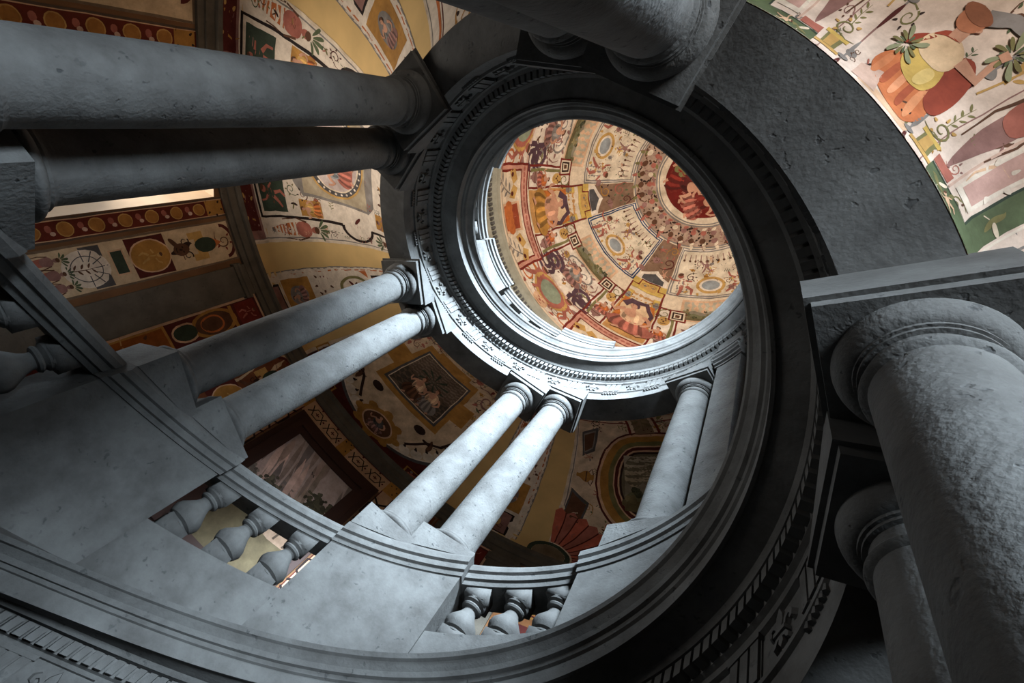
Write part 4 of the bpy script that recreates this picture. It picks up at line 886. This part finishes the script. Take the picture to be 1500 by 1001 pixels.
# ------------------------------------------------------------------ painted dome
def dome_sector(tc, k):
    cv = Canvas(); D = lambda t: math.radians(t) * KX; Q = lambda q: q * KD
    cv.rect(D(-30), Q(.30), D(30), Q(.985), (228, 210, 186), 0)
    def sect(t0, q0, t1, q1, c, dl=0): cv.rect(D(t0), Q(q0), D(t1), Q(q1), c, dl)
    def ln(pts, w_, c, dl=0): cv.stroke([(D(t), Q(q)) for t, q in pts], w_, c, dl)
    col1 = 'blue' if k == 1 else 'grey'
    # trapezoid compartment
    sect(-21, .31, 21, .56, col1, 1); sect(-20.2, .315, 20.2, .554, 'white', 2); sect(-19.7, .32, 19.7, .55, col1, 3); sect(-18.9, .325, 18.9, .545, (226, 212, 190), 4)
    for j in range(10): ln([(-17 + 3.7 * j, .34), (-17 + 3.7 * j, .365)], .02, 'mauve', 5); cv.ell(D(-17 + 3.7 * j), Q(.37), .03, .03, 'brown', 5, 7)
    cv.layer = 5
    cv.ell(D(0), Q(.49), .26, .22, 'ochre', 1, 20); cv.ell(D(0), Q(.49), .2, .16, 'white', 2, 20); cv.ell(D(0), Q(.49), .16, .12, 'sky', 3, 18)
    scroll(cv.at(D(-8), Q(.5), 0, .34), 'gold', 'ochre', -1); scroll(cv.at(D(8), Q(.5), 0, .34), 'gold', 'ochre', 1); vase(cv.at(D(0), Q(.42), 180, .3), 'yellow', 'gold')
    putto(cv.at(D(-14), Q(.49), 160, .62), 'rose', 'mauve'); putto(cv.at(D(14), Q(.49), 200, .62), 'rose', 'mauve'); putto(cv.at(D(-2), Q(.395), 180, .36, layer=6), 'mauve', 'grey'); cv.poly([(D(-18), Q(.54)), (D(-9), Q(.54)), (D(-16), Q(.45))], 'grey', 0); cv.poly([(D(18), Q(.54)), (D(9), Q(.54)), (D(16), Q(.45))], 'grey', 0)
    ln([(-15, .36), (-8, .4), (0, .36), (8, .4), (15, .36)], .015, 'grey')
    cv.layer = 1
    # ornate field between compartments
    for s in (-1, 1):
        sect(min(s * 21.6, s * 30), .31, max(s * 21.6, s * 30), .50, (136, 108, 88), 1); grotesque(cv.at(layer=4), min(D(s * 22), D(s * 30)), Q(.315), max(D(s * 22), D(s * 30)), Q(.5), 40 + k * 3 + s, 26, .3)
        cv.poly([(D(s * 22), Q(.5)), (D(s * 30), Q(.46)), (D(s * 30), Q(.54)), (D(s * 22), Q(.54))], 'white', 3); cv.poly([(D(s * 24), Q(.505)), (D(s * 30), Q(.48)), (D(s * 30), Q(.53)), (D(s * 24), Q(.53))], 'dkgrey', 4)
        # stepped gold corner with red outline
        sect(min(s * 21, s * 30), .535, max(s * 21, s * 30), .585, 'yellow', 4); sect(min(s * 26, s * 30), .545, max(s * 26, s * 30), .575, 'ochre', 5)
        ln([(s * 21.4, .66), (s * 21.4, .565), (s * 25, .565), (s * 25, .535), (s * 30, .535)], .032, 'red', 6); sect(min(s * 21.6, s * 24.6), .6, max(s * 21.6, s * 24.6), .65, 'yellow', 4); vase(cv.at(D(s * 23), Q(.625), 180, .18, layer=6), 'grey', 'brown'); vase(cv.at(D(s * 28), Q(.56), 180, .14, layer=6), 'grey', 'brown')
        # figure panel shared with the neighbouring sector
        sect(min(s * 22, s * 30), .60, max(s * 22, s * 30), .825, (200, 150, 92), 3); sect(min(s * 25, s * 30), .59, max(s * 25, s * 30), .66, 'cream', 3)
        # upright white panels with grotesques
        sect(min(s * 12.5, s * 21.5), .62, max(s * 12.5, s * 21.5), .83, 'white', 4); cv.frame(min(D(s * 12.5), D(s * 21.5)), Q(.62), max(D(s * 12.5), D(s * 21.5)), Q(.83), .028, 'red', 5)
        vase(cv.at(D(s * 17), Q(.79), 180, .3, layer=6), 'mauve', 'brown'); figure(cv.at(D(s * 18.3), Q(.745), 180, .3, layer=6), 'rose', 'orange'); mask(cv.at(D(s * 18), Q(.68), 180, .28, layer=6), 'ochre', 'brown'); ln([(s * 14.5, .64), (s * 14.5, .82)], .04, 'olive', 6); scroll(cv.at(D(s * 18.5), Q(.645), 0, .2, layer=6), 'olive', 'brown', s)
        # greek corner squares
        for w_, c_ in ((.125, 'red'), (.098, 'cream'), (.076, 'dkbrown'), (.05, 'cream'), (.03, 'brown')):
            cv.rect(D(s * 13) - w_, Q(.645) - w_, D(s * 13) + w_, Q(.645) + w_, c_, 6 + [.125, .098, .076, .05, .03].index(w_))
    # landscape band under the compartment
    sect(-12.5, .57, 12.5, .66, 'peach', 3); landscape(cv.at(0, Q(.616), 180, 1, layer=4), D(11.5), .19, k + 3)
    # large white field with wings and masks
    sect(-12.5, .67, 12.5, .985, 'white', 2)
    for s in (-1, 1):
        for j in range(4): scroll(cv.at(D(s * (4 + 2.2 * j)), Q(.70 + .03 * j), 90 * j, .3, layer=4), ('grey', 'mauve', 'brown', 'olive')[j], 'mauve', s)
        bird(cv.at(D(s * 6), Q(.76), 30 * s, .5, layer=4), 'grey', 'mauve'); cv.stroke(spiral(1.6, .22, .05, 0, s) + [D(s * 10), Q(.78)], .07, 'purple', 4); cv.stroke(spiral(1.6, .2, .05, 2, s) + [D(s * 10.5), Q(.82)], .07, 'purple', 4)
        putto(cv.at(D(s * 7.5), Q(.9), 180, .6, layer=5), 'rose', 'mauve'); scroll(cv.at(D(s * 11), Q(.94), 0, .4, layer=4), 'orange', 'rose', s)
    ln([(-12.5, .845), (12.5, .845)], .05, 'pink', 4)
    cv.ell(0, Q(.9), .3, .3, 'ochre', 4, 20); cv.ell(0, Q(.9), .24, .24, 'rose', 5, 20); cv.ell(0, Q(.9), .18, .19, (140, 150, 130), 6, 18); mask(cv.at(0, Q(.97), 180, .4, layer=5), 'peach', 'rose'); figure(cv.at(0, Q(.73), 180, .42, layer=5), 'mauve', 'grey')
    grotesque(cv.at(layer=4), D(-12), Q(.68), D(12), Q(.83), 70 + k, 30, .2); grotesque(cv.at(layer=4), D(-12), Q(.86), D(12), Q(.98), 80 + k, 20, .22)
    grotesque(cv.at(layer=6), D(-17), Q(.34), D(17), Q(.53), 90 + k, 16, .17)
    # pink stepped border and outer panels
    for s in (-1, 1):
        a, b = s * 12.5, s * 30
        sect(min(a, b), .84, max(a, b), .985, 'cream', 5); sect(min(a, b), .84, max(a, b), .875, (206, 150, 132), 6); ln([(a, .84), (b, .84)], .032, 'red', 7); ln([(s * 14.5, .985), (s * 14.5, .878), (b, .878)], .028, 'red', 7)
        sect(min(a, s * 14.2), .84, max(a, s * 14.2), .985, (206, 150, 132), 6); ln([(a, .985), (a, .84)], .028, 'red', 7)
        for j in range(8): cv.ell(D(s * (14 + 2.1 * j)), Q(.858), .035, .03, 'rose', 7, 7)
        sect(min(s * 25, b), .895, max(s * 25, b), .985, 'peach', 7); sect(min(s * 25.8, b), .905, max(s * 25.8, b), .98, (158, 76, 50), 8)
        q = cv.at(D(s * 19), Q(.92), 0, .5, layer=8); q.poly([(0, 0), (.3, .2), (.36, -.05), (.1, -.2)], 'ochre'); q.poly([(0, 0), (-.3, .2), (-.36, -.05), (-.1, -.2)], 'ochre'); q.ell(.22, .05, .06, .06, 'maroon', 1, 8); q.ell(-.22, .05, .06, .06, 'maroon', 1, 8)
        leafspray(cv.at(D(s * 19.5), Q(.965), 30, .4, layer=8), 'grey')
        for j in range(5): cv.ell(D(s * (26.5 + j * .8)), Q(.95 + .006 * (j % 3)), .08, .1, 'orange', 9, 8)
    cv.build('painted_dome_sector', dome_map(tc), dome, .12, .004, warp=.012, freq=.35, label='dome sector with a painted compartment, landscape band and red outlined panels')
    # seated figure panel on the seam after this sector
    f = Canvas(); f.layer = 13; f.poly([(-.26, -.42), (.26, -.42), (.26, .2), (-.26, .2)], (190, 110, 50)); f.ell(0, -.2, .25, .26, (226, 196, 160), 1, 22)
    figure(f.at(0, .0, 180, .72, layer=15), ('gold', 'rose', 'olive')[k % 3], ('flesh', 'peach')[k % 2], 'flesh', 'purple'); f.stroke([(-.2, -.25), (-.12, -.4), (.12, -.42), (.24, -.2), (.2, -.02)], .12, 'purple', 2, .05)
    f.poly([(-.26, .05), (-.1, .12), (.1, .05), (.26, .12), (.26, .3), (-.26, .3)], (170, 92, 40), 1)
    f.build('painted_dome_figure', lambda x, y, o: dome_map(tc + 30)(x, y + .72 * KD, o), dome, .12, .004, warp=.012, freq=.35, label='painted seated figure with billowing drapery in the dome')
for k in range(6): dome_sector(56 + 60 * k, (k + 5) % 6)
cv = Canvas(); q = lambda a: a * KD
cv.ell(0, 0, q(.305), q(.305), 'grey', 1, 72); cv.ell(0, 0, q(.299), q(.299), (176, 150, 132), 2, 72)
r = random.Random(9)
for k in range(36):
    a = 2 * math.pi * k / 36; x, y = q(.253) * math.cos(a), q(.253) * math.sin(a); c_ = cv.at(x, y, math.degrees(a), .46, layer=3)
    scroll(c_, r.choice(['brown', 'mauve', 'dkbrown']), r.choice(['rose', 'olive', 'cream']), 1 if k % 2 else -1); cv.ell(x * .93, y * .93, .06, .06, r.choice(['rose', 'cream', 'mauve']), 4, 8); cv.ell(x * 1.08, y * 1.08, .07, .06, r.choice(['brown', 'cream', 'mauve']), 4, 8)
cv.ell(0, 0, q(.207), q(.207), 'grey', 5, 60); cv.ell(0, 0, q(.2), q(.2), 'cream', 6, 60); cv.ring(0, 0, q(.195), q(.195), .03, 'grey', 7, 60)
cv.ell(0, 0, q(.161), q(.161), (112, 30, 24), 8, 50)
for (x, y, s_, ro, c1, c2) in ((-.3, .2, .8, 200, 'red', 'maroon'), (.2, -.2, .8, 20, 'ochre', 'yellow'), (-.35, -.3, .75, 250, 'rose', 'red')): figure(cv.at(x, y, ro, s_, layer=9), c1, c2)
cv.stroke([(.1, .3), (.25, 0), (.05, -.3)], .22, 'yellow', 12, .1)
for k in range(8): cv.ell(-.1 + r.gauss(0, .15), .45 + r.gauss(0, .08), .1, .08, 'olive', 9, 8)
cv.build('painted_medallion', dome_cap_map, dome, .12, .004, warp=.012, freq=.35, label='round red medallion with figures at the crown of the dome')
